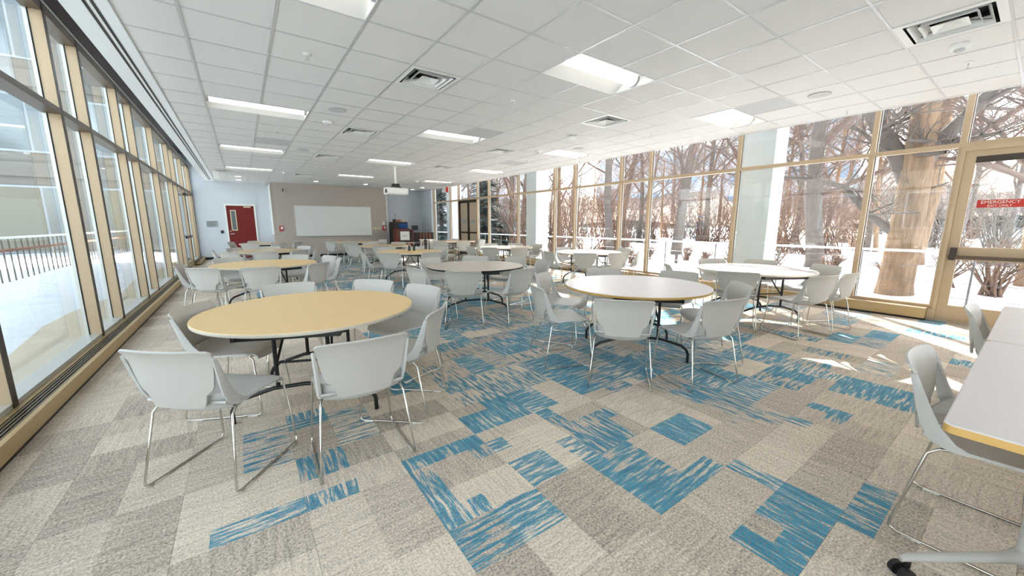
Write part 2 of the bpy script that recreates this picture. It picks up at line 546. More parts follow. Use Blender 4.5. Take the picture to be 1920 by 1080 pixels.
# ------------------------------------------------------------------ curtain walls
def curtain(name, xf, xg, sgn, ys, z0, zt0, zt1, ztop, gm, door, mw, wallm='champagne'):
    w = struct(name)
    mull = B(xf, xg, -mw / 2, mw / 2, z0, ztop).data('mullion', wallm)
    bead = B(xg - sgn * .028, xg - sgn * .002, -mw / 2 - .012, -mw / 2, z0, ztop).add(
        *(lambda q: (q.v, q.f))(B(xg - sgn * .028, xg - sgn * .002, mw / 2, mw / 2 + .012, z0, ztop))).data('glazing_bead', 'silver')
    gask = B(xg - sgn * .036, xg - sgn * .028, -mw / 2 - .004, -mw / 2, z0, ztop).add(
        *(lambda q: (q.v, q.f))(B(xg - sgn * .036, xg - sgn * .028, mw / 2, mw / 2 + .004, z0, ztop))).data('gasket', 'gasket')
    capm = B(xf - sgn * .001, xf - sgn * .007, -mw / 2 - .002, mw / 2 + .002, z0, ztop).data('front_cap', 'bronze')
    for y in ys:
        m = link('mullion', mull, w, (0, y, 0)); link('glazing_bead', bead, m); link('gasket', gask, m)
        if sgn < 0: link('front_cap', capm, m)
    for a, b in zip(ys[:-1], ys[1:]):
        y0, y1 = a + mw / 2, b - mw / 2
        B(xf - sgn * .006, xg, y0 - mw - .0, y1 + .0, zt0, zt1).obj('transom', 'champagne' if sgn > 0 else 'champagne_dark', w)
        B(xf, xg, y0, y1, ztop - .08, ztop).obj('head_rail', 'champagne_dark', w)
        lo = (a, b) in door
        if not lo:
            B(xf, xg, y0, y1, z0, z0 + .05).obj('sill_rail', 'silver' if sgn < 0 else 'champagne', w)
            B(xg, xg + sgn * .008, y0 - .02, y1 + .02, z0 + .04, zt0 + .01).obj('pane', gm, w)
        B(xg, xg + sgn * .008, y0 - .02, y1 + .02, zt1 - .01, ztop - .07).obj('pane', gm, w)
    return w
LY = [-5.82, -3.87, -1.92, .03, 1.98, 3.93, 5.99, 6.94, 8.65, 9.60, 11.55, 13.65, 14.60, 16.40, 18.20, 18.70]
wl = curtain('wall_left', XL, GL, -1, LY, .12, 2.467, 2.525, 3.50, 'glass_left', [(14.60, 16.40)], .06)
B(XL - .02, XL - .03, YF, YB, 3.52, 3.9).obj('spandrel_panel', 'spandrel', wl)
B(XL, GL, YF, YB, 3.50, 3.515).obj('head_seal', 'gasket', wl)
B(XL + .012, GL, YF, YB, 3.515, 3.53).obj('head_trim', 'silver', wl)
B(XL, GL - .05, YF, YB, -.1, .12).obj('kerb', 'champagne', wl)
RY = [-5.4, -3.53, -1.66, -.24, .80, 1.71, 3.66, 5.63, 6.49, 8.13, 9.01, 10.94, 12.89, 13.77, 15.43, 16.26, 18.09]
wr = curtain('wall_right', XR, GR, 1, RY, .17, 2.39, 2.45, 3.60, 'glass', [(-.24, .80), (13.77, 15.43)], .062)
B(XR - .03, GR + .05, .80, 13.77, -.1, .17).obj('kerb', 'champagne', wr)
B(XR - .03, GR + .05, 15.43, 18.12, -.1, .17).obj('kerb', 'champagne', wr)
B(XR - .03, GR + .05, YF, -.24, -.1, .17).obj('kerb', 'champagne', wr)
B(7.9, 8.2, 18.12, YB + .15, -.1, 3.62).obj('plaster', 'white_paint', wr)
B(7.62, 7.66, 17.42, YB, 0, CEIL).obj('furred_wall', 'white_paint_shaded', wr)

# baseboard heaters
hl = thing('baseboard_heater', (XL, 0, 0), 'long gold metal baseboard heater casing under the left windows', 'heater')
for a, b in ((YF, 14.57), (16.43, YB - .01)):
    MB().box(.010, .156, a, b, .03, .118).obj('casing', 'heater', hl)
    B(.126, .158, a, b, .118, .136).obj('front_lip', 'heater', hl)
    B(.0, .034, a, b, .118, .136).obj('back_lip', 'heater', hl)
    B(.03, .13, a, b, .118, .120).obj('grille_bed', 'black', hl)
    for k in range(4): B(.044 + k * .022, .054 + k * .022, a, b, .120, .133).obj('grille_bar', 'grille', hl)
    B(.012, .146, a, b, 0, .03).obj('toe_kick', 'black', hl)
hr = thing('baseboard_heater', (XR - .03, 0, 0), 'tan metal sill heater casing along the right windows', 'heater')
yy = .84
for ym in RY[4:14]:
    if ym <= .84: continue
    B(-.10, -.001, yy + .004, ym - .004, .03, .165).obj('casing', 'heater', hr)
    B(-.115, 0, yy + .004, ym - .004, .165, .18).obj('top_plate', 'champagne', hr)
    yy = ym
B(-.09, -.001, .84, 13.7, .0, .03).obj('toe_kick', 'black', hr)

# ------------------------------------------------------------------ end walls
back = struct('wall_back')
B(XL - .4, 1.08, YB, YB + .2, -.1, 4.1).obj('plaster', 'white_paint_shaded', back)
B(1.08, 8.4, YB, YB + .2, -.1, 4.1).obj('plaster', 'white_paint_shaded', back)
B(1.09, 5.62, YP, YB, 0.10, CEIL).obj('fabric_panel', 'panel_fabric', back)
B(1.09, 5.62, YP - .012, YP, 0.0, .10).obj('base_strip', 'black', back)
B(1.06, 1.09, YP - .02, YB, 0.95, 2.9).obj('edge_trim', 'white_metal', back)
B(5.62, 5.66, YP - .02, YB, 0.95, CEIL).obj('edge_trim', 'white_metal', back)
bb = struct('baseboard_back')
B(XL, -.47, YB - .012, YB, 0, .10).obj('strip', 'black', bb)
B(.62, 1.06, YB - .012, YB, 0, .10).obj('strip', 'black', bb)
B(5.66, 7.62, YB - .012, YB, 0, .10).obj('strip', 'black', bb)
fr = struct('wall_front')
B(XL - .4, 8.4, YF - .2, YF, -.1, 4.1).obj('plaster', 'white_paint', fr)

# red door
d1 = struct('door_1', (0, YB, 0))
B(-.40, .50, -.03, -.002, .01, 2.09).obj('leaf', 'red_door', d1)
B(-.46, -.40, -.05, -.002, 0, 2.15).obj('jamb', 'white_metal', d1)
B(.50, .56, -.05, -.002, 0, 2.15).obj('jamb', 'white_metal', d1)
B(-.40, .50, -.05, -.002, 2.09, 2.15).obj('jamb', 'white_metal', d1)
wf = MB()
for a in ((-.29, -.26, 1.12, 1.92), (-.13, -.10, 1.12, 1.92), (-.26, -.13, 1.12, 1.15), (-.26, -.13, 1.89, 1.92)): wf.box(a[0], a[1], -.042, -.03, a[2], a[3])
wfo = wf.obj('window_frame', 'beige_plate', d1)
B(-.26, -.13, -.034, -.0305, 1.15, 1.89).obj('window_pane', 'window_dark', wfo)
hd = MB().tube([(-.34, -.03, .99), (-.34, -.075, .99), (-.22, -.075, .99)], .011).obj('lever_handle', 'chrome', d1)
MB().tube([(-.34, -.03, 1.1), (-.34, -.05, 1.1)], .022, 12).obj('lock_cylinder', 'chrome', d1)
B(.16, .40, -.075, -.03, 2.02, 2.07).obj('door_closer', 'beige_plate', d1)

# double door in the right wall (beyond the far tables)
d2 = struct('door_2', (XR + .05, 0, 0))
for a, b in ((13.83, 14.57), (14.62, 15.38)):
    m = MB(); m.box(0, .04, a, b, .02, .14).box(0, .04, a, b, 2.28, 2.36).box(0, .04, a, a + .06, .14, 2.28).box(0, .04, b - .06, b, .14, 2.28)
    m.box(-.03, 0, a + .05, b - .05, .98, 1.04)
    lf = m.obj('leaf_frame', 'bronze', d2)
    B(.012, .028, a + .06, b - .06, .14, 2.28).obj('panel', 'door_panel', lf)
    B(.0, .012, (a + b) / 2 - .16, (a + b) / 2 + .16, 1.42, 1.56).obj('notice', 'sign_grey', lf)
B(-.03, .09, 13.77, 13.83, 0, 2.39).obj('jamb', 'bronze', d2); B(-.03, .09, 15.38, 15.43, 0, 2.39).obj('jamb', 'bronze', d2)
B(-.03, .09, 13.83, 15.38, 2.36, 2.39).obj('jamb', 'bronze', d2); B(-.01, .05, 14.57, 14.62, 0, 2.36).obj('centre_post', 'bronze', d2)

# emergency exit door beside the camera
d3 = struct('door_3', (XR, 0, 0))
a, b = -.20, .76
m = MB(); m.box(.0, .045, a, a + .10, .01, 2.33).box(.0, .045, b - .10, b, .01, 2.33)
m.box(.0, .045, a + .1, b - .1, .01, .24).box(.0, .045, a + .1, b - .1, 2.24, 2.33).box(.0, .045, a + .1, b - .1, .88, 1.06)
lf = m.obj('leaf', 'champagne', d3)
B(.02, .028, a + .1, b - .1, .24, .88).obj('pane', 'glass', lf); B(.02, .028, a + .1, b - .1, 1.06, 2.24).obj('pane', 'glass', lf)
B(-.012, .03, a + .1, b - .1, 2.17, 2.25).obj('shade_cassette', 'bronze', lf)
pb = B(-.075, -.03, a + .02, b - .02, .90, .945).obj('push_bar', 'champagne_dark', d3)
B(-.085, -.001, b - .09, b - .03, .88, 1.05).obj('end_bracket', 'bronze', pb)
B(-.085, -.001, a + .03, a + .09, .88, 1.05).obj('end_bracket', 'bronze', pb)
B(-.09, .10, a - .04, a, 0, 2.39).obj('jamb', 'champagne', d3); B(-.03, .10, b, b + .04, 0, 2.39).obj('jamb', 'champagne', d3)
B(-.03, .10, a, b, 2.33, 2.39).obj('jamb', 'champagne', d3)
B(-.01, .06, a, b, 0, .010).obj('threshold', 'silver', d3)
sg = tag(B(.008, .018, .20, .58, 1.585, 1.685).obj('exit_notice', 'red_sign', lf), 'red notice reading EMERGENCY EXIT ONLY')
text('lettering', 'EMERGENCY', .056, 'paper', lf, (.0075, .39, 1.653), (R(90), 0, R(-90)))
text('lettering', 'EXIT ONLY', .040, 'paper', lf, (.0075, .39, 1.607), (R(90), 0, R(-90)))

# left glazed exit door
d4 = struct('door_4', (XL, 0, 0))
a, b = 14.65, 16.35
m = MB(); m.box(-.01, -.06, a, a + .1, .01, 2.42).box(-.01, -.06, b - .1, b, .01, 2.42).box(-.01, -.06, a + .1, b - .1, .01, .22).box(-.01, -.06, a + .1, b - .1, 2.32, 2.42)
lf = m.obj('leaf', 'champagne', d4)
B(-.034, -.042, a + .1, b - .1, .22, 2.32).obj('pane', 'glass_left', lf)
B(.02, .065, a + .05, b - .05, .95, 1.01).obj('push_bar', 'bronze', d4)
m = MB().box(-.01, .06, b - .45, b - .12, 2.26, 2.33); m.tube([(.05, b - .3, 2.26), (.22, b - .55, 2.27), (.05, b - .9, 2.3)], .012).obj('door_closer', 'bronze', d4)

# ------------------------------------------------------------------ ceiling fittings
def grid(i, j): return GX + i * GP, GY + j * GP
def troffer():
    t = link('ceiling_light', None)
    X, Y, h = .600, .295, .10
    m = MB()
    # sloped reflector tray
    m.add([(-X, -Y, 0), (X, -Y, 0), (X, -.13, h), (-X, -.13, h)], [(0, 1, 2, 3)])
    m.add([(-X, Y, 0), (X, Y, 0), (X, .13, h), (-X, .13, h)], [(3, 2, 1, 0)])
    m.add([(-X, -.13, h), (X, -.13, h), (X, .13, h), (-X, .13, h)], [(0, 1, 2, 3)])
    m.add([(-X, -Y, 0), (-X, Y, 0), (-X, .13, h), (-X, -.13, h)], [(3, 2, 1, 0)])
    m.add([(X, -Y, 0), (X, Y, 0), (X, .13, h), (X, -.13, h)], [(0, 1, 2, 3)])
    m.obj('reflector', 'white_metal', t)
    f = MB()
    f.box(-X - .01, X + .01, -Y - .01, -Y, -.004, .006).box(-X - .01, X + .01, Y, Y + .01, -.004, .006).box(-X - .01, -X, -Y, Y, -.004, .006).box(X, X + .01, -Y, Y, -.004, .006)
    f.obj('frame', 'grid', t)
    n = 10; v = []; fc = []
    for k in range(n + 1):
        a = PI * k / n
        for s in (-1, 1): v.append((s * .565, -.082 * math.cos(a), h - .004 - .088 * math.sin(a)))
    for k in range(n): fc.append((2 * k, 2 * k + 1, 2 * k + 3, 2 * k + 2))
    MB().add(v, fc, True).obj('lens', 'lens', t)
    for s in (-1, 1):
        pts = [(s * .568, -.084 * math.cos(PI * k / n), h - .002 - .09 * math.sin(PI * k / n)) for k in range(n + 1)]
        e = MB().add(pts + [(p[0] + s * .03, p[1] * 1.0, p[2]) for p in pts], [tuple(range(n + 1)), tuple(range(2 * n + 1, n, -1))] + [(k, k + 1, n + 2 + k, n + 1 + k) for k in range(n)])
        e.obj('end_cap', 'tile_grey', t)
    return t
where = {-7.5: 'behind the camera', -1.5: 'nearest row over the foreground tables', 4.5: 'second row from the camera', 10.5: 'third row from the camera', 16.5: 'farthest row before the whiteboard wall'}
side = {0: 'left', 5: 'middle', 10: 'right'}
t0 = troffer()
for k, (i, j) in enumerate(LIGHTS):
    t = t0 if k == 0 else copy_tree(t0)
    x, y = grid(i, j); t.location = (x, y, CEIL + .001)
    tag(t, 'lit recessed ceiling light, %s column, %s' % (side[i], where[j]), 'ceiling light', 'recessed troffer lights')
def diffuser():
    t = link('ceiling_vent', None)
    def ring(a, b, za, zb):
        m = MB(); v = []
        for r, z in ((a, za), (b, zb)):
            v += [(-r, -r, z), (r, -r, z), (r, r, z), (-r, r, z)]
        m.add(v, [(k, (k + 1) % 4, 4 + (k + 1) % 4, 4 + k) for k in range(4)]); return m
    ring(.298, .245, 0, .0).obj('face_plate', 'white_metal', t)
    ring(.245, .29, .002, .12).obj('plenum', 'duct', t)
    MB().add([(-.29, -.29, .12), (.29, -.29, .12), (.29, .29, .12), (-.29, .29, .12)], [(0, 1, 2, 3)]).obj('plenum_top', 'duct', t)
    MB().lathe([(.13, .119), (.13, .10)], 20).disc(.13, .117, 20, up=False).obj('duct_opening', 'black', t)
    for a, b in ((.225, .19), (.165, .13)):
        ring(a, b, -.004, .055).obj('cone_blade', 'white_metal', t)
    MB().add([(-.105, -.105, -.004), (.105, -.105, -.004), (.105, .105, -.004), (-.105, .105, -.004), (0, 0, .05)], [(0, 1, 4), (1, 2, 4), (2, 3, 4), (3, 0, 4)]).obj('centre_cone', 'white_metal', t)
    m = MB()
    for s in (-1, 1): m.tube([(s * .2, s * .2, .03), (s * .05, s * .05, .03)], .004, 4).tube([(s * .2, -s * .2, .03), (s * .05, -s * .05, .03)], .004, 4)
    m.obj('bracket', 'duct', t)
    return t
dn = {-5.5: 'above the right foreground', .5: 'nearest the camera ahead', 5.5: 'second ahead of the camera', 10.5: 'third ahead of the camera', 17.5: 'farthest, by the whiteboard wall'}
v0 = diffuser()
for k, (i, j) in enumerate(DIFF):
    t = v0 if k == 0 else copy_tree(v0)
    x, y = grid(i, j); t.location = (x, y, CEIL)
    tag(t, 'square louvred ceiling vent, %s row, %s' % ('left' if i < 5 else 'right', dn[j] if not (i < 5 and j == -5.5) else 'behind the camera'), 'vent', 'square ceiling diffusers')
mesh_s = MB().lathe([(.115, -.002), (.12, -.006), (.108, -.008)], 28).disc(.108, -.0075, 28, up=False).data('ceiling_speaker', 'tile_grey')
for (i, j), lab in zip([(1.5, 3.5), (1.5, 9.5), (9.5, -3.5), (9.5, 3.5), (5.5, -8.5)], ['left of the nearest left vent', 'left side, far', 'above the emergency door corner', 'beside the right second light', 'behind the camera']):
    x, y = grid(i, j)
    tag(link('ceiling_speaker', mesh_s, None, (x, y, CEIL + .002)), 'round flush grey ceiling speaker, %s' % lab, 'speaker', 'flush ceiling speakers')
def smoke():
    t = link('smoke_detector', None)
    MB().lathe([(.07, 0), (.072, -.02), (.06, -.032), (.045, -.036)], 24).disc(.045, -.036, 24, up=False).obj('base', 'white_metal', t)
    MB().lathe([(.038, -.036), (.032, -.055), (.018, -.062)], 16).disc(.018, -.062, 16, up=False).obj('chamber', 'tile_grey', t)
    return t
s0 = smoke()
for k, ((i, j), lab) in enumerate(zip([(1.5, 4.75), (8.6, 4.66), (8.5, -5.5), (1.5, 16.8), (8.7, 16.8)], ['beside the left ceiling speaker', 'between the right rows of lights', 'beside the big vent over the right foreground', 'far left before the fabric wall', 'far right beside the exit sign'])):
    t = s0 if k == 0 else copy_tree(s0)
    x, y = grid(i, j); t.location = (x, y, CEIL + .003)
    tag(t, 'white round smoke detector, %s' % lab, 'smoke detector', 'ceiling smoke detectors')
t = thing('occupancy_sensor', (grid(8, 2.2)[0] - .05, grid(8, 2.2)[1], CEIL), 'white boxy ceiling sensor hanging between two right-hand vents', 'sensor')
MB().lathe([(.05, .0), (.05, -.02)], 16).obj('neck', 'tile_grey', t); B(-.07, .07, -.055, .055, -.06, -.02).obj('housing', 'white_metal', t)
def sprinkler():
    t = link('sprinkler_head', None)
    MB().lathe([(.038, 0), (.034, -.008), (.018, -.012)], 16).disc(.018, -.012, 16, up=False).obj('escutcheon', 'white_metal', t)
    m = MB().tube([(0, 0, -.01), (0, 0, -.03)], .008, 8)
    m.tube([(.012, 0, -.03), (.004, 0, -.055)], .003, 4).tube([(-.012, 0, -.03), (-.004, 0, -.055)], .003, 4)
    m.obj('body', 'silver', t)
    MB().lathe([(.017, -.055), (.017, -.058)], 12).disc(.017, -.058, 12, up=False).obj('deflector', 'silver', t)
    return t
p0 = sprinkler()
SPR = [((.5, .57), 'nearest on the left'), ((.5, 6.6), 'second on the left'), ((4.5, .55), 'near the middle, ahead of the largest light'), ((4.5, 6.6), 'middle, beyond the second light row'), ((9.6, .58), 'right side before the glass'), ((9.6, 6.6), 'right side farther back'), ((11.4, -3.5), 'at the edge above the right windows'), ((9.55, -5.5), 'below the big foreground vent'), ((4.5, 12.4), 'by the projector pole'), ((11.4, 5.3), 'at the right edge, mid-room'), ((11.45, 13.8), 'at the right edge, far'), ((.5, 12.6), 'far left column')]
for k, ((i, j), lab) in enumerate(SPR):
    t = p0 if k == 0 else copy_tree(p0)
    x, y = grid(i, j); t.location = (x, y, CEIL + .003)
    tag(t, 'small white ceiling sprinkler head, %s' % lab, 'sprinkler', 'ceiling sprinkler heads')
def downlight():
    t = link('downlight', None)
    MB().lathe([(.10, 0), (.098, -.006), (.082, -.004)], 24).obj('trim_ring', 'white_metal', t)
    MB().disc(.083, -.003, 24, up=False).obj('lens', 'downlight_lens', t)
    return t
q0 = downlight()
for k, ((x, y), lab) in enumerate(zip([(.10, 16.5), (.10, 17.7), (2.54, 16.6), (4.39, 16.6), (6.85, 17.8), (6.88, 16.65)], ['front one of the pair before the red door', 'rear one of the pair before the red door', 'over the left end of the whiteboard', 'over the right end of the whiteboard', 'in the far right corner, nearest the wall', 'in the far right corner, nearer the camera'])):
    t = q0 if k == 0 else copy_tree(q0)
    t.location = (x, y, CEIL + .003); tag(t, 'small round lit downlight %s' % lab, 'downlight', 'round downlights by the end wall')

# projector on its ceiling pole
t = thing('projector', (3.74, 11.0, CEIL), 'white ceiling projector hanging on a white pole before the whiteboard', 'projector')
MB().tube([(0, 0, 0), (0, 0, -.50)], .028, 12).obj('pole', 'white_metal', t)
MB().lathe([(.07, 0), (.07, -.02), (.03, -.03)], 16).obj('ceiling_plate', 'white_metal', t)
MB().box(-.09, .09, -.08, .08, -.58, -.49).box(-.16, .16, -.03, .03, -.60, -.57).obj('mount', 'black_metal', t)
bd = MB()
x0, x1, y0, y1, z0, z1, bv = -.29, .29, -.20, .22, -.79, -.60, .02
prof = [(y0, z0 + .03), (y0 + .03, z0), (y1 - .03, z0), (y1, z0 + .05), (y1 - .03, z1), (y0 + .08, z1), (y0, z1 - .03)]
n = len(prof)
bd.add([(x0, p, q) for p, q in prof] + [(x1, p, q) for p, q in prof], [tuple(range(n - 1, -1, -1)), tuple(range(n, 2 * n))] + [(k, (k + 1) % n, n + (k + 1) % n, n + k) for k in range(n)])
bo = bd.obj('body', 'white_metal', t); bo.rotation_euler[2] = R(0)
MB().box(-.293, -.289, -.10, .06, -.75, -.65).obj('side_vent', 'black', bo)
MB().tube([(.12, .2, -.70), (.12, .25, -.70)], .05, 16).obj('lens', 'black', bo)

# exit sign near the far right corner, emergency light box at far left
t = thing('exit_sign', (7.35, 15.1, CEIL), 'red and white hanging exit sign in the far right corner', 'exit sign')
B(-.02, .02, -.14, .14, -.30, -.06).obj('housing', 'white_metal', t)
B(-.16, -.14, -.14, .14, -.30, -.06).obj('edge_plate', 'white_metal', t)
B(-.13, -.02, -.146, -.14, -.29, -.08).obj('sign_face', 'red_sign', t); MB().tube([(0, 0, 0), (0, 0, -.06)], .02, 8).obj('stem', 'white_metal', t)
t = thing('exit_sign', (-.46, 15.1, CEIL), 'white exit sign box seen edge-on on ceiling before the red door', 'exit sign')
B(-.07, .07, -.16, .16, -.26, -.03).obj('housing', 'white_metal', t); MB().lathe([(.06, 0), (.06, -.03)], 14).obj('canopy', 'white_metal', t)
B(.02, .05, -.17, -.16, -.24, -.20).obj('test_lamp', 'paper', t)

# ------------------------------------------------------------------ things on the end wall
t = thing('whiteboard', (3.37, YP, .87), 'wide white dry-erase board on the taupe fabric wall', 'whiteboard')
B(-1.50, 1.50, -.025, -.005, .02, 1.24).obj('writing_surface', 'whiteboard', t)
m = MB(); m.box(-1.53, 1.53, -.032, -.002, 1.24, 1.265).box(-1.53, 1.53, -.032, -.002, 0, .02).box(-1.53, -1.50, -.032, -.002, .02, 1.24).box(1.50, 1.53, -.032, -.002, .02, 1.24)
m.obj('frame', 'silver', t); B(-1.5, 1.5, -.085, -.032, 0, .015).obj('marker_tray', 'silver', t)
def alarm(x, z, lab):
    t = thing('fire_alarm', (x, YP, z), lab, 'fire alarm', 'fire alarms on the end wall')
    B(-.065, .065, -.05, -.001, -.10, .10).obj('housing', 'red', t); B(-.03, .05, -.075, -.05, -.04, .07).obj('strobe_lens', 'paper', t)
alarm(1.34, 1.2, 'red fire alarm strobe left of the whiteboard'); alarm(5.47, 1.19, 'red fire alarm strobe right of the whiteboard')
for k, lab in enumerate(['leftmost, beside the whiteboard edge', 'second from the whiteboard', 'third from the whiteboard', 'rightmost, beside the fire alarm']):
    t = thing('switch_plate', (4.97 + k * .105, YP, 1.18), 'beige wall switch plate %s' % lab, 'switch', 'row of beige switch plates')
    B(-.037, .037, -.008, -.001, -.06, .06).obj('plate', 'beige_plate', t); B(-.012, .012, -.014, -.008, -.03, .03).obj('rocker', 'paper', t)
t = thing('wall_sensor', (5.46, YP, 1.41), 'white wall box above the right fire alarm', 'sensor')
B(-.05, .05, -.035, -.001, -.08, .07).obj('housing', 'white_metal', t); B(-.03, .03, -.037, -.035, -.02, .03).obj('face', 'paper', t)
t = thing('wall_camera', (1.55, YP, 2.71), 'small dark bracket high on fabric wall left of whiteboard', 'bracket')
B(-.03, .03, -.04, -.001, -.06, .06).obj('plate', 'white_metal', t); B(-.05, -.02, -.07, -.001, -.05, .06).obj('arm', 'black', t)
t = thing('wall_plaque', (-.89, YB, 1.375), 'grey plaque with lines of text on white wall left of red door', 'plaque')
B(-.17, .17, -.015, -.001, -.115, .115).obj('board', 'sign_grey', t)
for k in range(6): B(-.14, .14 - .03 * (k % 3), -.0165, -.015, .085 - k * .033, .095 - k * .033).obj('text_line', 'ink', t)
t = thing('card_reader', (-.605, YB, 1.07), 'small black card reader beside the red door', 'card reader')
B(-.04, .04, -.03, -.001, -.055, .055).obj('housing', 'black', t); B(-.012, .012, -.033, -.03, .02, .03).obj('indicator', 'red', t)
t = thing('wall_display', (7.25, YB, 1.19), 'small black screen on the white wall right of the podium', 'screen')
B(-.16, .16, -.03, -.001, -.11, .11).obj('housing', 'black', t); B(-.14, .14, -.032, -.03, -.09, .09).obj('screen', 'window_dark', t)
t = thing('switch_plate', (7.62, 18.09, 1.19), 'double white switch plate with grey rim near the far right window', 'switch')
B(-.008, -.001, -.10, .10, -.075, .075).obj('plate', 'sign_grey', t); B(-.011, -.008, -.085, .085, -.06, .06).obj('rockers', 'paper', t)
# equipment rack, podium, table in that corner
t = thing('equipment_rack', (5.98, 17.55, 0), 'tall black equipment rack with blue front behind the podium', 'rack')
B(-.32, .36, -.3, .3, .05, 1.44).obj('cabinet', 'black', t); B(-.06, .34, -.312, -.30, .55, 1.40).obj('blue_front', 'blue_cloth', t)
B(-.30, .34, -.28, .28, 1.44, 1.47).obj('top_plate', 'black_metal', t)
for sx in (-1, 1):
    for sy in (-1, 1): MB().tube([(sx * .28, sy * .25, 0), (sx * .28, sy * .25, .05)], .03, 8).obj('caster', 'black', t)
for k, (dx, m_, w, h, lab) in enumerate([(-.18, 'dark_wood', .12, .10, 'small dark box on left of the equipment rack top'), (.02, 'orange_wood', .16, .08, 'low orange-brown box on the equipment rack top'), (.24, 'beige_plate', .13, .11, 'small tan box at right of the equipment rack top')]):
    t = thing('small_box', (5.98 + dx, 17.5, 1.471), lab, 'box', 'clutter on the equipment rack')
    B(-w / 2, w / 2, -.06, .06, 0, h).obj('carton', m_, t); B(-w / 2 - .004, w / 2 + .004, -.064, .064, h, h + .02).obj('lid', m_, t)
t = thing('microphone', (5.80, 17.34, 1.471), 'thin upright black microphone on the equipment rack', 'microphone')
MB().lathe([(.045, 0), (.045, .015), (.01, .02)], 14).obj('base', 'black', t); MB().tube([(0, 0, .01), (0, 0, .26), (.01, 0, .30)], .008, 8).obj('stem', 'black', t); MB().lathe([(.0, .29), (.018, .31), (.018, .35), (.0, .365)], 10).obj('capsule', 'duct', t)
t = thing('podium', (5.97, 16.9, 0), 'cherry wood lectern with a white paper sign on its front', 'podium')
m = MB(); m.add([(-.36, -.25, .06), (.38, -.25, .06), (.38, .25, .06), (-.36, .25, .06), (-.36, -.25, 1.10), (.38, -.25, 1.10), (.38, .25, 1.18), (-.36, .25, 1.18)], [(0, 3, 2, 1), (4, 5, 6, 7), (0, 1, 5, 4), (1, 2, 6, 5), (2, 3, 7, 6), (3, 0, 4, 7)])
m.obj('body', 'cherry', t); B(-.40, .40, -.27, .27, 0, .06).obj('plinth', 'black', t)
B(-.24, .34, -.262, -.25, .60, 1.07).obj('front_inset', 'dark_wood', t); B(-.36, .40, -.30, .27, 1.09, 1.13).obj('top_board', 'cherry', t)
B(-.40, .42, -.30, -.25, .52, .56).obj('ledge', 'white_edge', t)
ps = B(-.22, .20, -.268, -.263, .66, 1.05).obj('paper_sign', 'paper', t)
for k, (a, b) in enumerate([(-.13, -.10), (-.09, -.05), (-.04, .0), (.01, .04), (.05, .09)]): B(a, b, -.2695, -.268, .845 + (k % 2) * .004, .865 + (k % 2) * .004).obj('text_mark', 'ink', t)
t = thing('console_table', (7.12, 17.3, 0), 'dark wooden bench with slatted back below the far right window', 'bench')
B(-.50, .50, -.02, .02, .55, .98).obj('back_board', 'dark_wood', t); B(-.52, .52, -.42, .02, .40, .45).obj('seat', 'dark_wood', t)
for sx in (-1, 1):
    for y in (-.38, 0): B(sx * .47 - .03, sx * .47 + .03, y - .025, y + .025, 0, .40).obj('leg', 'dark_wood', t)
for k in range(4): B(-.17 + k * .16 - .018, -.17 + k * .16 + .018, -.036, -.02, .45, .98).obj('slat', 'orange_wood', t)
for k, (x, y, h, lab) in enumerate([(6.58, 16.2, .62, 'left white folded easel leaning by the dark bench'), (6.86, 16.1, .62, 'right white folded easel leaning by the dark bench')]):
    t = thing('easel', (x, y, 0), lab, 'easel', 'folded white easels')
    for s in (-1, 1): MB().tube([(s * .10, -.05, 0), (s * .04, .03, .70)], .022, 6).obj('leg', 'paper', t)
    MB().tube([(0, .12, 0), (0, .03, .70)], .02, 6).obj('leg', 'beige_plate', t); B(-.12, .12, .0, .04, .66, .70).obj('crosspiece', 'paper', t)

# ------------------------------------------------------------------ tables
def round_table(loc, rz, topm, edgem, label):
    t = thing('round_table', (loc[0], loc[1], 0), label, 'table', 'round folding tables', rz)
    r, z = .75, .73
    m = MB().disc(r - .004, z, 64).lathe([(r - .004, z), (r, z - .004)], 64).disc(r - .01, z - .028, 64, up=False)
    m.obj('tabletop', topm, t)
    MB().lathe([(r, z - .004), (r, z - .024), (r - .01, z - .028)], 64).obj('edge_band', edgem, t)
    for s in (-1, 1):
        B(s * .30 - .012, s * .30 + .012, -.62, .62, z - .075, z - .0285).obj('apron_rail', 'black_metal', t)
        B(-.29, .29, s * .60 - .012, s * .60 + .012, z - .075, z - .0285).obj('apron_rail', 'black_metal', t)
    for s in (-1, 1):
        y = s * .36
        lg = MB().tube([(-.47, y, 0), (-.47, y, .09), (-.45, y, .135), (-.40, y, .175), (-.2, y, .235), (0, y, .25), (.2, y, .235), (.40, y, .175), (.45, y, .135), (.47, y, .09), (.47, y, 0)], .0145, 8).obj('leg', 'black_metal', t)
        for q in (-1, 1):
            MB().tube([(q * .17, y, .238), (q * .17, y, z - .03)], .0145, 8).obj('post', 'black_metal', lg)
        MB().tube([(-.17, y, .42), (.17, y, .42)], .009, 6).obj('stretcher', 'black_metal', lg)
        for q in (-1, 1): MB().tube([(q * .17, y, .40), (q * .17, y - s * .12, .50), (q * .15, y - s * .26, z - .05)], .009, 6).obj('brace', 'black_metal', lg)
    return t
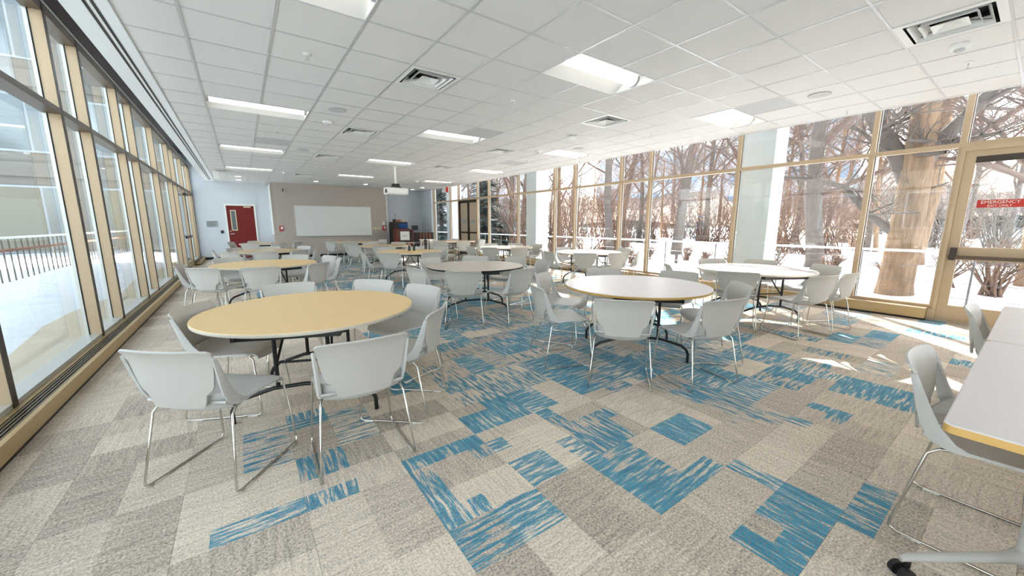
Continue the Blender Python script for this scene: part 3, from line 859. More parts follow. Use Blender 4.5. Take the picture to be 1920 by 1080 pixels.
TB = {
 'T1': ((.40, 3.25), -22, 'maple', 'white_edge', 'nearest round maple table in the left foreground'),
 'T2': ((3.41, 2.49), -42, 'laminate', 'maple_edge', 'round pale grey table with tan edge in the centre foreground'),
 'T3': ((6.05, 2.40), -30, 'laminate', 'white_edge', 'round sunlit white table beside the emergency door'),
 'T4': ((2.96, 5.15), -27, 'taupe_top', 'black_metal', 'round taupe table with dark rim in the middle of the room'),
 'T5': ((6.63, 6.20), 10, 'laminate', 'white_edge', 'round sunlit table midway along the right windows'),
 'T6': ((.28, 7.42), 15, 'maple', 'white_edge', 'second round maple table along the left windows'),
 'T7': ((.52, 11.01), 5, 'maple_pale', 'white_edge', 'third round maple table along the left windows'),
 'T8': ((.64, 15.35), 12, 'maple_pale', 'white_edge', 'farthest round table on the left, before the red door'),
 'T9': ((3.23, 8.71), 30, 'maple', 'white_edge', 'round maple table behind the taupe one'),
 'T10': ((3.54, 11.61), 0, 'maple_pale', 'white_edge', 'round maple table below the projector'),
 'T11': ((3.36, 14.69), 8, 'maple_pale', 'white_edge', 'farthest round table, in front of the whiteboard'),
 'T12': ((6.65, 13.06), 14, 'maple_pale', 'white_edge', 'round maple table before the far double doors'),
 'T13': ((6.11, 8.84), 4, 'maple_pale', 'white_edge', 'round table with white sheets along the right windows'),
}
for k, (c, rz, tm_, em, lab) in TB.items(): round_table(c, R(rz), tm_, em, lab)
for k, (x, y, rz, lab) in enumerate([(5.88, 9.12, .3, 'left white paper sheet on the table near the right windows'), (6.45, 8.85, -.2, 'right white paper sheet on the table near the right windows')]):
    t = thing('paper_sheet', (x, y, .7305), lab, 'paper', 'sheets on a far table', rz)
    MB().sheet([[(-.2 + .1 * i, -.14 + .14 * j, .004 + (.003 if i in (0, 4) else 0)) for j in range(3)] for i in range(5)], .002).obj('sheet', 'paper', t)
for k, (x, y, lab, m_) in enumerate([(3.30, 8.95, 'left green bottle on the maple table behind the taupe one', 'evergreen'), (3.42, 8.95, 'right green bottle on the maple table behind the taupe one', 'evergreen')]):
    t = thing('bottle', (x, y, .7305), lab, 'bottle', 'small bottles on a far table')
    MB().lathe([(.0, 0), (.03, 0), (.032, .09), (.012, .12), (.012, .15)], 14).obj('body', m_, t); MB().lathe([(.014, .15), (.014, .17), (0, .17)], 12).obj('cap', 'beige_plate', t)

# ------------------------------------------------------------------ chairs
def make_chair(glides=True):
    t = link('stacking_chair', None)
    # seat shell
    g = []
    prof = [(.235, .405), (.228, .428), (.205, .441), (.15, .447), (.05, .447), (-.06, .443), (-.15, .442), (-.20, .452), (-.228, .475)]
    for y, z in prof:
        hw = .225 - (.02 if y > .2 else 0) - (.01 if y < -.15 else 0)
        row = []
        for k in range(9):
            u = -1 + 2 * k / 8
            row.append((u * hw, y + (.012 * u * u if y < -.19 else -.02 * u ** 4 if y > .2 else 0), z + .012 * u * u - (.0 if abs(u) < 1 else .004)))
        g.append(row)
    MB().sheet(g, .013).obj('seat', 'plastic_seat', t)
    # rear bucket and side arms that carry the back
    bf = MB()
    g = []
    for z, y, w in ((.415, -.185, .17), (.435, -.216, .198), (.47, -.232, .212), (.51, -.238, .220)):
        g.append([((-1 + 2 * k / 10) * w, y + .060 * abs(-1 + 2 * k / 10) ** 2.2, z + (.06 * max(0, abs(-1 + 2 * k / 10) - .5) if z > .5 else 0)) for k in range(11)])
    bf.sheet(g, .012)
    for s in (-1, 1):
        g = []
        for z, y, hw in ((.44, -.09, .052), (.47, -.152, .048), (.53, -.196, .036), (.60, -.224, .026), (.68, -.252, .016), (.735, -.272, .008)):
            xx = .214 + .075 * (z - .44)
            g.append([(s * xx, y - hw, z), (s * (xx + .007), y, z + .002), (s * xx, y + hw * .6, z)])
        if s > 0: g = [row[::-1] for row in g]
        bf.sheet(g, .014)
    bf.obj('back_support', 'plastic_seat', t)
    # backrest panel with clipped lower corners
    g = []
    rows = [(.462, .118), (.472, .136), (.50, .146), (.535, .156), (.56, .186), (.585, .199), (.64, .210), (.70, .222), (.748, .233), (.768, .236), (.778, .226)]
    for z, w in rows:
        y = -.252 - (z - .46) * .15 - (.022 * ((z - .69) / .08) ** 2 if z > .69 else 0)
        g.append([((-1 + 2 * k / 12) * w, y + .036 * (w / .23) ** 2 * abs(-1 + 2 * k / 12) ** 2 - .004, z - (.006 * abs(-1 + 2 * k / 12) ** 6 if z > .75 else 0)) for k in range(13)])
    MB().sheet(g, .012).obj('backrest', 'plastic', t)
    # chrome sled frame
    for s in (-1, 1):
        p = [(s * .205, .165, .430), (s * .222, .190, .415), (s * .247, .222, .045), (s * .251, .218, .016), (s * .252, .195, .0065), (s * .256, -.235, .0065), (s * .256, -.262, .018), (s * .254, -.262, .045), (s * .222, -.195, .40), (s * .212, -.165, .430), (s * .19, -.12, .432)]
        lg = MB().tube(p, .0062, 7).obj('sled_leg', 'chrome', t)
        if glides:
            for y in (.16, -.19): B(s * .254 - .007, s * .254 + .007, y - .03, y + .03, .0005, .006).obj('glide', 'paper', lg)
    for y, z in ((.16, .428), (-.13, .428)):
        MB().tube([(-.205, y, z), (-.12, y, z - .008), (.12, y, z - .008), (.205, y, z)], .006, 6).obj('cross_rail', 'chrome', t)
    return t
near_chair = make_chair(True)
far_chair = make_chair(False)
used = {near_chair.name: False, far_chair.name: False}
def chair(bx, by, face, label, group, near=False):
    src = near_chair if near else far_chair
    c = copy_tree(src) if used[src.name] else src
    used[src.name] = True
    a = R(face)
    c.location = (bx + .275 * math.cos(a), by + .275 * math.sin(a), 0)
    c.rotation_euler[2] = a - PI / 2
    tag(c, label, 'chair', group)
N1 = 'chairs around the near maple table'
for bx, by, f, l in [(-.35, 2.38, 50, 'front left, back to camera'), (.47, 2.02, 88, 'front centre, back to the camera'), (1.10, 2.50, 140, 'front right, seen side-on'), (1.39, 3.46, 200, 'right rear, its inner face toward the camera'), (1.10, 4.11, 222, 'second from right, only top showing'), (.34, 4.36, 268, 'directly behind it, only the top showing'), (-.34, 3.56, -26, 'at left, facing right')]:
    chair(bx, by, f, 'grey sled chair at nearest maple table, ' + l, N1, True)
N2 = 'chairs around the centre foreground table'
for bx, by, f, l in [(2.44, 1.88, 40, 'front left, back to the camera'), (3.12, 1.42, 75, 'front right, angled, back to the camera'), (2.95, 3.48, -60, 'left rear of the two side chairs'), (2.33, 2.84, -22, 'nearer of the two chairs at left'), (3.98, 3.42, 232, 'behind, left, only its top showing'), (4.46, 2.62, 192, 'behind, right, only its top showing'), (4.06, 1.72, 136, 'right side, facing left')]:
    chair(bx, by, f, 'grey sled chair at centre foreground table, ' + l, N2, True)
N3 = 'chairs around the table by the emergency door'
for bx, by, f, l in [(5.06, 2.18, 25, 'front left, back to camera'), (5.49, 1.43, 70, 'front right pair, nearer one'), (6.10, 1.32, 84, 'front right pair, nearer the glass'), (6.60, 3.28, 237, 'behind, left'), (7.04, 2.70, 190, 'behind, middle'), (6.95, 1.80, 150, 'behind, right, by the glass'), (5.30, 3.30, -48, 'left side, small, turned right')]:
    chair(bx, by, f, 'grey sled chair at sunlit table by emergency door, ' + l, N3)
RING = {
 'T4': ('round taupe table', [(232, 'front left, back to camera'), (274, 'front right, back to camera'), (340, 'right side, facing left'), (191, 'left side, nearer one'), (104, 'left side, farther one'), (60, 'behind, only top showing'), (19, 'behind at right')]),
 'T5': ('table midway along right windows', [(220, 'front left, back to camera'), (258, 'front right, back to camera'), (134, 'left, farther one'), (174, 'left, nearer one'), (306, 'right, by the glass'), (352, 'behind right'), (80, 'behind left')]),
 'T13': ('table with white sheets', [(212, 'front left, back to camera'), (252, 'front right, back to camera'), (172, 'left side, dark side-on'), (0, 'right side, by the glass'), (82, 'behind left'), (41, 'behind right')]),
 'T12': ('table before far double doors', [(216, 'front left'), (258, 'front right'), (310, 'right, nearer one'), (356, 'right, by the glass'), (118, 'left, by the bench'), (68, 'behind')]),
 'T9': ('maple table behind the taupe one', [(228, 'front left, back to camera'), (274, 'front right, back to camera'), (186, 'left side, facing right'), (100, 'behind left'), (26, 'behind right'), (63, 'behind centre')]),
 'T10': ('table below the projector', [(248, 'front, back to camera'), (160, 'left, farther one'), (202, 'left, nearer one'), (100, 'behind left'), (52, 'behind right')]),
 'T11': ('table before the whiteboard', [(212, 'front left'), (250, 'front centre'), (292, 'front right'), (14, 'right side')]),
 'T6': ('second maple table by left windows', [(224, 'front left, back to camera'), (264, 'front centre, back to camera'), (306, 'front right, back to camera'), (346, 'right, facing left'), (22, 'right rear'), (118, 'behind left'), (180, 'left, next to the heater'), (62, 'behind right')]),
 'T7': ('third maple table by left windows', [(190, 'left end, by the glass'), (227, 'front left'), (263, 'front centre'), (300, 'front right'), (336, 'right end'), (132, 'behind left'), (86, 'behind centre'), (42, 'behind right')]),
 'T8': ('last table before the red door', [(246, 'front left'), (286, 'front centre'), (326, 'front right'), (152, 'left end, by the red door'), (104, 'behind')]),
}
jr = random.Random(5)
for k, (nm, lst) in RING.items():
    c = TB[k][0]
    for ph, l in lst:
        d = 1.10 + jr.uniform(-.03, .05); a = R(ph)
        chair(c[0] + d * math.cos(a), c[1] + d * math.sin(a), ph + 180 + jr.uniform(-9, 9), 'grey sled chair at %s, %s' % (nm, l), 'chairs around the ' + nm)

# ------------------------------------------------------------------ right foreground: rectangular tables, chairs, castered chair base
def rect_table(x0, x1, label):
    t = thing('training_table', (x0, .11, 0), label, 'table', 'rectangular tables at right')
    w = x1 - x0; d = .61; z = .73
    n = 6; v = []
    def outline(ins):
        r = .03; pts = []
        for cx, cy, a0 in ((w - r, -r, 0), (r, -r, 90), (r, -d + r, 180), (w - r, -d + r, 270)):
            for q in range(n + 1):
                a = R(a0 + 90 * q / n); pts.append((cx + (r - ins) * math.cos(a), cy + (r - ins) * math.sin(a)))
        return pts
    o, p = outline(.0), outline(.004); k = len(o)
    MB().add([(x, y, z) for x, y in p], [tuple(range(k))]).add([(x, y, z) for x, y in p] + [(x, y, z - .004) for x, y in o], [(q + k, (q + 1) % k + k, (q + 1) % k, q) for q in range(k)]).obj('tabletop', 'laminate', t)
    MB().add([(x, y, z - .004) for x, y in o] + [(x, y, z - .03) for x, y in o], [(q + k, (q + 1) % k + k, (q + 1) % k, q) for q in range(k)] + [tuple(range(2 * k - 1, k - 1, -1))]).obj('edge_band', 'maple_edge', t)
    for s in (.30, w - .30):
        B(s - .02, s + .02, -d + .1, -.1, z - .06, z - .03).obj('leg_bracket', 'black_metal', t)
        lg = MB().tube([(s, -d / 2, .03), (s, -d / 2, z - .05)], .024, 10).obj('leg', 'black_metal', t)
        B(s - .025, s + .025, -d + .04, -d / 2 + .03, .0, .03).obj('foot', 'black_metal', lg)
    return t
rect_table(1.81, 3.335, 'white rectangular table with tan edge nearest in the right foreground')
rect_table(3.35, 4.875, 'second white rectangular table end to end behind the nearest one')
chair(2.53, .245, -90, 'grey sled chair pushed under the nearest white rectangular table', 'chairs at the rectangular tables', True)
chair(4.28, .215, -90, 'grey sled chair behind the second rectangular table', 'chairs at the rectangular tables', True)
t = thing('castered_foot', (2.32, -.125, 0), 'grey castered foot bar of a furniture base at bottom right corner', 'furniture base')
for q in (0, 1):
    a = R(141.5 + 180 * q); dx, dy = math.cos(a), math.sin(a); px, py = -dy, dx
    leg = MB().tube([(.0, .0, .118), (.08 * dx, .08 * dy, .110), (.42 * dx, .42 * dy, .092), (.45 * dx, .45 * dy, .085)], [.030, .021, .016, .011], 10).obj('base_arm', 'plastic', t)
    cs = MB().tube([(.42 * dx, .42 * dy, .09), (.42 * dx, .42 * dy, .05)], .011, 8)
    for e in (-1, 1):
        c0 = Vector((.435 * dx + e * .020 * px, .435 * dy + e * .020 * py, .029)); ax = Vector((px, py, 0))
        cs.tube([c0 - ax * .010, c0 + ax * .010], .028, 16)
    cs.obj('caster', 'black', leg)
MB().lathe([(0, .085), (.04, .09), (.04, .12), (.026, .14), (.024, .36), (0, .36)], 16).obj('column', 'plastic', t)

# ------------------------------------------------------------------ outdoors, right: snow, railing, trees, brush, buildings, a walker
def hgt(x, y):
    z = -.14
    if x > 11: z += .022 * (x - 11)
    if x > 30: z += .16 * (x - 30)
    return z + .05 * math.sin(x * .9 + y * .5) * (x > 12) + .03 * math.sin(y * 1.7)
sg = struct('snow_ground')
xs = [8.2, 8.8, 9.5, 10.3, 11, 12, 13, 14, 15.5, 17, 19, 21, 24, 27, 30, 34, 40, 48, 60, 90]
ys = [-40, -20, -10, -6, -3, -1.5, 0, 1, 2, 3, 4, 5, 6.5, 8, 10, 12, 14, 16, 19, 22, 26, 30, 36, 44, 60, 90]
nj = len(ys)
MB().add([(x, y, hgt(x, y)) for x in xs for y in ys], [(i * nj + j, (i + 1) * nj + j, (i + 1) * nj + j + 1, i * nj + j + 1) for i in range(len(xs) - 1) for j in range(nj - 1)], True).obj('snow_field', 'snow', sg)
B(8.18, 9.6, -8, 22, -.3, -.06).obj('snowy_terrace', 'snow', sg)
# stepped hillside of brush behind, as terrain
hb = []
for i in range(12):
    for j in range(26):
        x = 34 + i * 3.2; y = -30 + j * 5.2
        hb.append((x, y, hgt(x, y) + .35 + .5 * math.sin(i * 2.1 + j * 1.3)))
MB().add(hb, [(i * 26 + j, (i + 1) * 26 + j, (i + 1) * 26 + j + 1, i * 26 + j + 1) for i in range(11) for j in range(25)], True).obj('brushy_hillside', 'hill', sg)

rl = thing('railing', (10.0, 0, -.1), 'white metal railing on posts outside the right windows', 'railing')
MB().tube([(0, -6, .99), (0, 22, .99)], .024, 8).obj('top_rail', 'white_metal', rl)
for k in range(19):
    y = -5.1 + k * 1.43
    MB().tube([(0, y, -.2), (0, y, .98)], .016, 6).obj('post', 'duct', rl)
for z in (.2, .46, .72): MB().tube([(0, -6, z), (0, 22, z)], .004, 4).obj('wire', 'duct', rl)
colm = B(-.28, .28, -.28, .28, -.3, 4.2).data('exterior_column', 'white_paint')
for k, (y, lab) in enumerate([(-3.6, 'behind the emergency door'), (3.50, 'outside the window by the emergency door'), (10.75, 'outside the middle of the right windows'), (17.3, 'outside the far right corner')]):
    t = thing('exterior_column', (8.78, y, 0), 'square white column %s' % lab, 'column', 'white columns outside the right glass')
    link('shaft', colm, t); B(-.30, .30, -.30, .30, -.3, .0).obj('base', 'white_paint', t)

def tree(name, x, y, z, h, r, label, seed, m='bark', lean=(0, 0), levels=4, fork=.45, spread=.7, kids=4, group='bare trees outside the right windows', extra=(), twigm='twig', cross=.0):
    rg = random.Random(seed)
    t = thing(name, (x, y, z), label, 'tree', group)
    tr = MB(); br = MB()
    def grow(p, d, L, rad, lev):
        pts = [Vector(p)]; rs = [rad]; q = Vector(p); dd = Vector(d).normalized()
        n = 4 if lev < 2 else 3
        for i in range(n):
            dd = (dd + Vector((rg.uniform(-1, 1), rg.uniform(-1, 1), rg.uniform(-.5, .7))) * (.10 if lev == 0 else .22)).normalized()
            q = q + dd * L / n; pts.append(q.copy()); rs.append(rad * (1 - .55 * (i + 1) / n))
        (tr if lev == 0 else br).tube(pts, rs, 12 if lev == 0 else 6 if lev == 1 else 4 if lev == 2 else 3, cap=False)
        if lev >= levels: return
        nk = kids + (1 if lev else 0)
        for k in range(nk):
            f = fork + (1 - fork) * (k + rg.random()) / nk if lev == 0 else .25 + .75 * (k + rg.random()) / nk
            i = min(int(f * n), n - 1); u = f * n - i
            bp = pts[i].lerp(pts[i + 1], u); rr = rs[i] + (rs[i + 1] - rs[i]) * u
            a = rg.uniform(0, 2 * PI)
            side = Vector((math.cos(a), math.sin(a), rg.uniform(-.1, .8)))
            nd = (pts[i + 1] - pts[i]).normalized() * (1 - spread) + side * spread
            grow(bp, nd, L * rg.uniform(.42, .68), rr * rg.uniform(.42, .62), lev + 1)
    pts = [Vector((0, 0, 0)), Vector((lean[0] * .3, lean[1] * .3, h * .3))]
    tr.tube([(0, 0, -.3), (0, 0, .0), (0, 0, .25)], [r * 1.25, r * 1.12, r * 1.0], 12, cap=False)
    grow((0, 0, .2), (lean[0], lean[1], 1), h, r, 0)
    for path, r0, r1 in extra:
        n = len(path); rs = [r0 + (r1 - r0) * i / (n - 1) for i in range(n)]
        br.tube(path, rs, 8, cap=False)
        for i in range(1, n):
            for _ in range(3):
                d = Vector((rg.uniform(-1, 1), rg.uniform(-1, 1), rg.uniform(-.2, 1)))
                grow(path[i], d, rg.uniform(.7, 1.5), rs[i] * .4, max(2, levels - 2))
    tr.obj('trunk', m, t)
    tag(br.obj('branches', twigm, t))
    return t
tree('bare_tree', 11.45, 1.74, -.15, 7.5, .29, 'thick bark-covered trunk close outside the window beside the emergency door', 3, 'bark', (.02, -.03), 4, .42, .62, 5, None,
     [([(-.1, .15, 1.35), (-.15, .6, 1.75), (-.1, 1.05, 2.35), (.1, 1.7, 2.6), (.1, 2.6, 2.75), (.2, 3.8, 2.95)], .085, .03), ([(0, 0, 2.3), (-.05, .25, 2.9), (-.15, .6, 3.5), (-.25, 1.0, 4.3), (-.3, 1.3, 5.4)], .20, .08), ([(0, 0, 2.5), (.05, -.25, 3.1), (.12, -.65, 3.7), (.2, -1.2, 4.6)], .17, .08)], 'bark_grey')
tree('bare_tree', 15.4, 4.3, .0, 8, .26, 'greyish bare tree right of the white column, with drooping limbs', 8, 'bark_grey', (.02, .03), 4, .22, .7, 6, None)
tree('bare_tree', 14.2, 11.9, -.05, 10, .19, 'tall straight slim trunk seen through the middle right window', 14, 'bark_grey', (.0, .01), 4, .5, .6, 5, None)
tree('bare_tree', 16.5, 9.9, .0, 8, .24, 'leaning bare trunk behind the wide middle window', 21, 'bark_grey', (.14, -.06), 4, .3, .7, 6, None)
tree('bare_tree', 13.5, 5.2, -.05, 6, .06, 'thin sapling just right of the white column', 31, 'bark_grey', (.03, 0), 4, .2, .6, 6, None)
tree('bare_tree', 14.6, .1, .0, 6.5, .16, 'bare tree seen through the emergency door glass', 41, 'bark', (.03, .10), 4, .18, .72, 6, None)
tree('bare_tree', 13.2, 7.9, -.05, 4.5, .05, 'slender sapling behind the railing in the widest window', 47, 'bark_grey', (.06, .02), 4, .15, .7, 6, None)
tree('bare_tree', 19.0, 2.5, .1, 9, .22, 'bare tree behind the thick trunk, farther up the slope', 52, 'bark', (0, .03), 4, .25, .7, 6, None)
tree('bare_tree', 22.0, 17.5, .15, 10, .22, 'bare tree far behind the left part of the right windows', 58, 'bark_grey', (0, 0), 4, .25, .7, 6, None)
tree('bare_tree', 18.0, 7.6, .1, 9, .18, 'bare tree rising behind the white column', 63, 'bark_grey', (0, 0), 4, .25, .7, 6, None)
tree('bare_tree', 13.0, 15.5, -.05, 8, .16, 'bare tree behind the narrow windows left of the middle column', 67, 'bark_grey', (0, 0), 4, .25, .7, 6, None)
tree('bare_tree', 12.6, -1.9, -.05, 8, .22, 'bare tree right of the emergency door', 71, 'bark', (0, 0), 4, .25, .7, 6, None)
def bay(x, y):
    # which window of the right-hand wall it is seen through from the room's near end
    q = 8.026 * y / x
    for lim, nm in ((.8, 'behind the emergency door'), (1.71, 'beside the emergency door frame'), (3.66, 'behind the pane with the thick trunk'), (5.63, 'behind the pane right of the widest view'), (6.49, 'behind the narrow pane at mid-wall'), (8.13, 'behind the sunlit mid-wall table'), (9.01, 'behind the second narrow pane'), (10.94, 'behind the middle white column'), (12.89, 'behind the pane right of the double doors')):
        if q < lim: return nm
    return 'toward the far double doors'
def bush(x, y, h, n, m, label, seed):
    rg = random.Random(seed)
    t = thing('leafless_bush', (x, y, hgt(x, y)), label, 'bush', 'leafless brush on the snowy slope')
    b = MB(); c = MB()
    for k in range(n):
        a = rg.uniform(0, 2 * PI); r = rg.uniform(.1, .9) * h * .6; L = h * rg.uniform(.5, 1.05)
        p = [(rg.uniform(-.2, .2) * h, rg.uniform(-.2, .2) * h, -.1), (r * .45 * math.cos(a), r * .45 * math.sin(a), L * .5), (r * math.cos(a), r * math.sin(a), L)]
        (c if k % 5 == 0 else b).tube(p, [.03, .018, .006], 3, cap=False)
        for _ in range(4):
            u = rg.uniform(.3, 1); q = Vector(p[1]).lerp(Vector(p[2]), u)
            e = q + Vector((rg.uniform(-1, 1), rg.uniform(-1, 1), rg.uniform(0, 1))) * h * .28
            b.tube([q, e], [.012, .005], 3, cap=False)
    c.obj('stems', m, t); b.obj('twigs', m, t)
rb = random.Random(77)
spots = []
for k in range(44):
    ang = R(90 - (20 + 70 * (k + .5) / 44) ); dist = 20 + 16 * rb.random()
    spots.append((dist * math.cos(ang), dist * math.sin(ang), 2.2 + 2.0 * rb.random(), k))
spots = [s for s in spots if s[0] > 12.5]
spots.sort(key=lambda s: -s[1] / s[0])
for k, (x, y, h, q) in enumerate(spots):
    m = 'brush' if rb.random() < .65 else 'brush_grey'
    bush(x, y, h, 46, m, '%s %s leafless bush %s the slope, %s' % ('tall' if h > 3.2 else 'low', 'brown' if m == 'brush' else 'grey', 'partway up' if math.hypot(x, y) < 28 else 'high on', bay(x, y)), 200 + k)
# woodland on the slope: three grown trees, copied and turned
protos = [tree('woodland_tree', 0, 0, 0, h_, r_, 'bare tree in the hazy woodland on the slope', sd, m_, (0, 0), 4, .2, .66, 6, 'woodland trees beyond the right windows', (), tw) for h_, r_, sd, m_, tw in ((7.5, .13, 401, 'bark_grey', 'brush_grey'), (6.5, .11, 402, 'bark', 'brush'), (8.5, .15, 403, 'bark_grey', 'twig'))]
rw = random.Random(19)
for k in range(48):
    ang = R(90 - (22 + 74 * (k + rw.uniform(.1, .9)) / 48)); dist = rw.choice((24, 29, 34, 40)) + rw.uniform(-2, 2)
    x, y = dist * math.cos(ang), dist * math.sin(ang)
    o = protos[k] if k < 3 else copy_tree(protos[k % 3])
    o.location = (x, y, hgt(x, y)); o.rotation_euler[2] = rw.uniform(0, 6.28)
    o['label'] = 'bare woodland tree %s up the slope, %s' % ('partway' if dist < 27 else 'far' if dist < 37 else 'highest', bay(x, y))
    sc = rw.uniform(.8, 1.25); o.scale = (sc, sc, sc)
# low scrub between the railing and the path
for k in range(16):
    y = .4 + k * .95 + rw.uniform(-.3, .3); x = rw.uniform(11.2, 15.5)
    if abs(x - 11.5) < .7 and abs(y - 1.7) < .8: x += 1.5
    bush(x, y, rw.uniform(.5, 1.1), 26, 'brush', 'brown scrub %s the railing, %s' % ('close beyond' if x < 13.2 else 'well beyond', bay(x, y)), 500 + k)
def conifer(x, y, h, label, seed):
    rg = random.Random(seed)
    t = thing('evergreen_tree', (x, y, hgt(x, y)), label, 'tree', 'dark evergreens at the far end of the right windows')
    MB().tube([(0, 0, -.2), (0, 0, h)], [.18, .02], 8, cap=False).obj('trunk', 'bark_grey', t)
    b = MB()
    for k in range(260):
        z = h * (.06 + .92 * rg.random()); r = (1 - z / h) * h * .26 + .15; a = rg.uniform(0, 2 * PI)
        e = Vector((r * math.cos(a), r * math.sin(a), z - r * .25)); o = Vector((0, 0, z))
        s = Vector((-math.sin(a), math.cos(a), 0)) * r * .22
        b.add([o, e * .55 + o * .45 + s + Vector((0, 0, .06)), e, e * .55 + o * .45 - s], [(0, 1, 2, 3)])
    b.obj('boughs', 'evergreen', t)
for k, (x, y, h, lab) in enumerate([(12.2, 19.5, 6, 'nearest dark evergreen seen past the far columns'), (14.5, 24, 8, 'tall dark evergreen at far end of the right windows'), (11.2, 24, 7, 'dark evergreen behind the far double doors'), (17.0, 21.5, 6, 'dark evergreen left of the middle white column'), (13.0, 31, 9, 'farthest dark evergreen beyond the corner')]):
    conifer(x, y, h, lab, 300 + k)

def building(loc, w, d, h, m, wm, floors, cols, label, rz=0, axis='x'):
    t = thing('building', loc, label, 'building', None, rz)
    B(-w / 2, w / 2, 0, d, 0, h).obj('wall', m, t)
    B(-w / 2 - .2, w / 2 + .2, -.2, d + .2, h, h + .4).obj('parapet', m, t)
    fh = h / floors; cw = w / cols
    wmsh = B(-cw * .38, cw * .38, -.04, .02, 0, fh * .55).data('window', 'concrete_grey')
    pmsh = B(-cw * .34, cw * .34, -.06, -.03, fh * .04, fh * .51).data('pane', wm)
    for f in range(floors):
        for c in range(cols):
            wo = link('window', wmsh, t, (-w / 2 + (c + .5) * cw, 0, f * fh + fh * .28)); link('pane', pmsh, wo)
    return t
building((62, 34, 4.2), 34, 10, 9, 'concrete_grey', 'window_blue', 3, 12, 'long blue-grey building on the ridge beyond the widest right window', R(-62))
building((50, 17.5, 2.5), 12, 10, 11, 'concrete_grey', 'window_blue', 4, 6, 'blue glass building behind the trees right of the white column', R(-72))
building((24, 46, 0), 22, 10, 8, 'concrete_grey', 'window_dark', 3, 8, 'low grey building beyond the far end of the right windows', R(-25))

# person standing on the snowy path
def person(x, y, label):
    t = thing('person', (x, y, hgt(x, y) + .02), label, 'person', None, R(150))
    me = bpy.data.meshes.new('body')
    V = [(0, 0, .95), (0, 0, 1.15), (0, .01, 1.38), (0, .01, 1.50), (0, .02, 1.60), (0, .03, 1.72),
         (.19, .01, 1.40), (.25, .04, 1.14), (.12, .24, 1.06), (-.19, .01, 1.40), (-.25, .04, 1.14), (-.12, .24, 1.06),
         (.10, 0, .90), (.11, .02, .50), (.12, 0, .08), (.13, .14, .04), (-.10, 0, .90), (-.12, .05, .50), (-.13, .02, .08), (-.14, .16, .04)]
    E = [(0, 1), (1, 2), (2, 3), (3, 4), (4, 5), (2, 6), (6, 7), (7, 8), (2, 9), (9, 10), (10, 11), (0, 12), (12, 13), (13, 14), (14, 15), (0, 16), (16, 17), (17, 18), (18, 19)]
    Rr = [.15, .15, .17, .065, .085, .07, .075, .055, .045, .075, .055, .045, .10, .075, .05, .045, .10, .075, .05, .045]
    me.from_pydata(V, E, []); me.materials.append(MATS['jacket'])
    o = link('body', me, t)
    sk = o.modifiers.new('skin', 'SKIN'); o.modifiers.new('smooth', 'SUBSURF').levels = 1
    for sv, r in zip(me.skin_vertices[0].data, Rr): sv.radius = (r, r)
    me.skin_vertices[0].data[0].use_root = True
    MB().tube([(.10, 0, .92), (.11, .02, .50), (.12, 0, .10)], [.125, .10, .085], 10).tube([(-.10, 0, .92), (-.12, .05, .50), (-.13, .02, .10)], [.125, .10, .085], 10).obj('trousers', 'trousers', t)
    MB().lathe([(.0, 1.86), (.07, 1.84), (.105, 1.77), (.11, 1.70), (.10, 1.68)], 14, (0, .03, 0)).obj('knit_cap', 'cap', t)
    MB().lathe([(.0, 1.53), (.06, 1.55), (.085, 1.62), (.09, 1.68), (.08, 1.72)], 14, (0, .035, 0)).obj('face', 'skin', t)
person(25.6, 13.8, 'person in blue jacket and cap standing on snowy path beyond the railing')

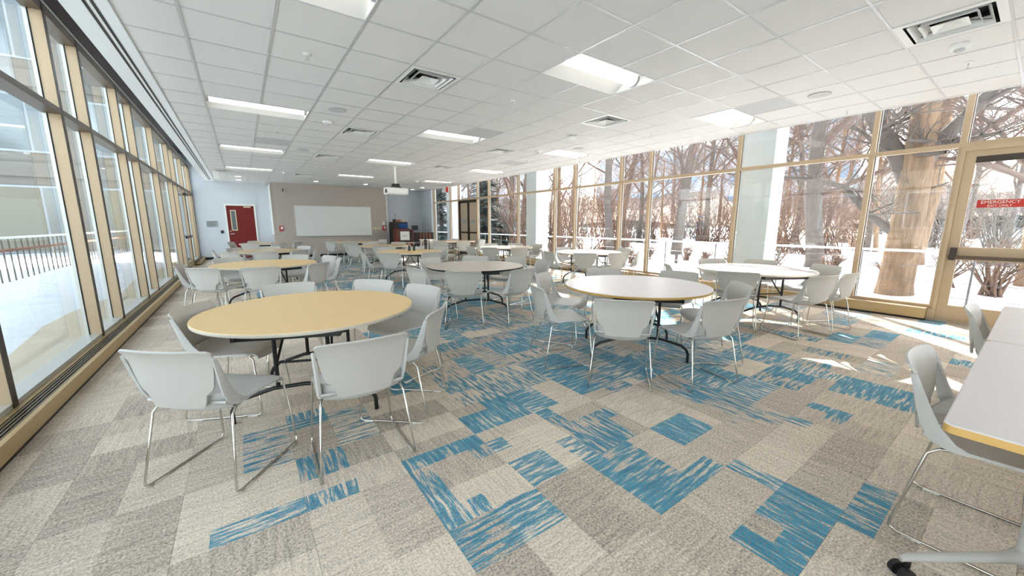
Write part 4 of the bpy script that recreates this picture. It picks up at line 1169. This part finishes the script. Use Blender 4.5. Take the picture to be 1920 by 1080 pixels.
# ------------------------------------------------------------------ outdoors, left: terrace and the wing opposite
gl_ = struct('terrace_ground')
B(-2.35, GL - .06, -10, 23.9, -.3, -.02).obj('paving', 'paving', gl_)
m = MB(); n = 14; yl = [-10 + i * 2.6 for i in range(14)]
pts = []
for i, x in enumerate([-2.18, -2.5, -3.2, -4.5, -7, -11, -18, -30]):
    for y in yl: pts.append((x + .12 * math.sin(y * 1.3), y, [-.04, .05, .13, .2, .2, .1, .0, .0][i] + .02 * math.sin(x * 2 + y)))
m.add(pts, [(i * 14 + j, i * 14 + j + 1, (i + 1) * 14 + j + 1, (i + 1) * 14 + j) for i in range(7) for j in range(13)], True).obj('snow_bank', 'snow', gl_)
rl = thing('railing', (-4.1, 0, .1), 'dark barred fence with white top rail on the snowy terrace outside left windows', 'railing')
MB().tube([(0, 3, .98), (0, 23.8, .98)], .028, 8).obj('top_rail', 'white_metal', rl)
MB().tube([(0, 3, .72), (0, 23.8, .72)], .03, 6).obj('mid_rail', 'brick_red', rl)
bal = MB().tube([(0, 0, -.1), (0, 0, .97)], .013, 5).data('baluster', 'bark_grey')
for k in range(70): link('baluster', bal, rl, (0, 3.1 + k * .297, 0))
wing = thing('building', (-1.7, 24.0, -.3), 'pale concrete building wing with wide shaded windows outside the left glass', 'building')
B(-22, -.2, 0, 8, 0, 13).obj('wall', 'concrete', wing)
B(-22.2, 0, -.15, 8, 3.55, 4.1).obj('spandrel_band', 'concrete', wing)
B(-22.2, 0, -.15, 8, 7.0, 7.6).obj('spandrel_band', 'concrete', wing)
for k in range(7):
    x1 = -.8 - k * 3.0
    for z0, z1, mm in ((.5, 3.2, 'shade'), (4.5, 6.7, 'window_dark'), (8.0, 10.4, 'window_dark')):
        f = B(x1 - 2.5, x1, -.06, .05, z0, z1).obj('window', 'concrete_grey', wing)
        B(x1 - 2.42, x1 - 1.0, -.09, -.05, z0 + .08, z1 - .08).obj('pane', mm, f)
        B(x1 - .92, x1 - .08, -.09, -.05, z0 + .08, z1 - .08).obj('pane', 'window_dark', f)
far = thing('building', (-17, 2, -.3), 'low tan building farther out beyond the left glass', 'building')
B(-6, 0, -14, 14, 0, 9).obj('wall', 'concrete', far); B(-6, .2, -14, 14, 9, 9.4).obj('parapet', 'concrete', far)
for k in range(6):
    for f in range(2):
        w_ = B(-.02, .06, -12 + k * 4.2, -12 + k * 4.2 + 2.6, 1.4 + f * 3.6, 3.6 + f * 3.6).obj('window', 'concrete_grey', far)
        B(.05, .09, -11.9 + k * 4.2, -12 + k * 4.2 + 2.5, 1.5 + f * 3.6, 3.5 + f * 3.6).obj('pane', 'window_dark', w_)
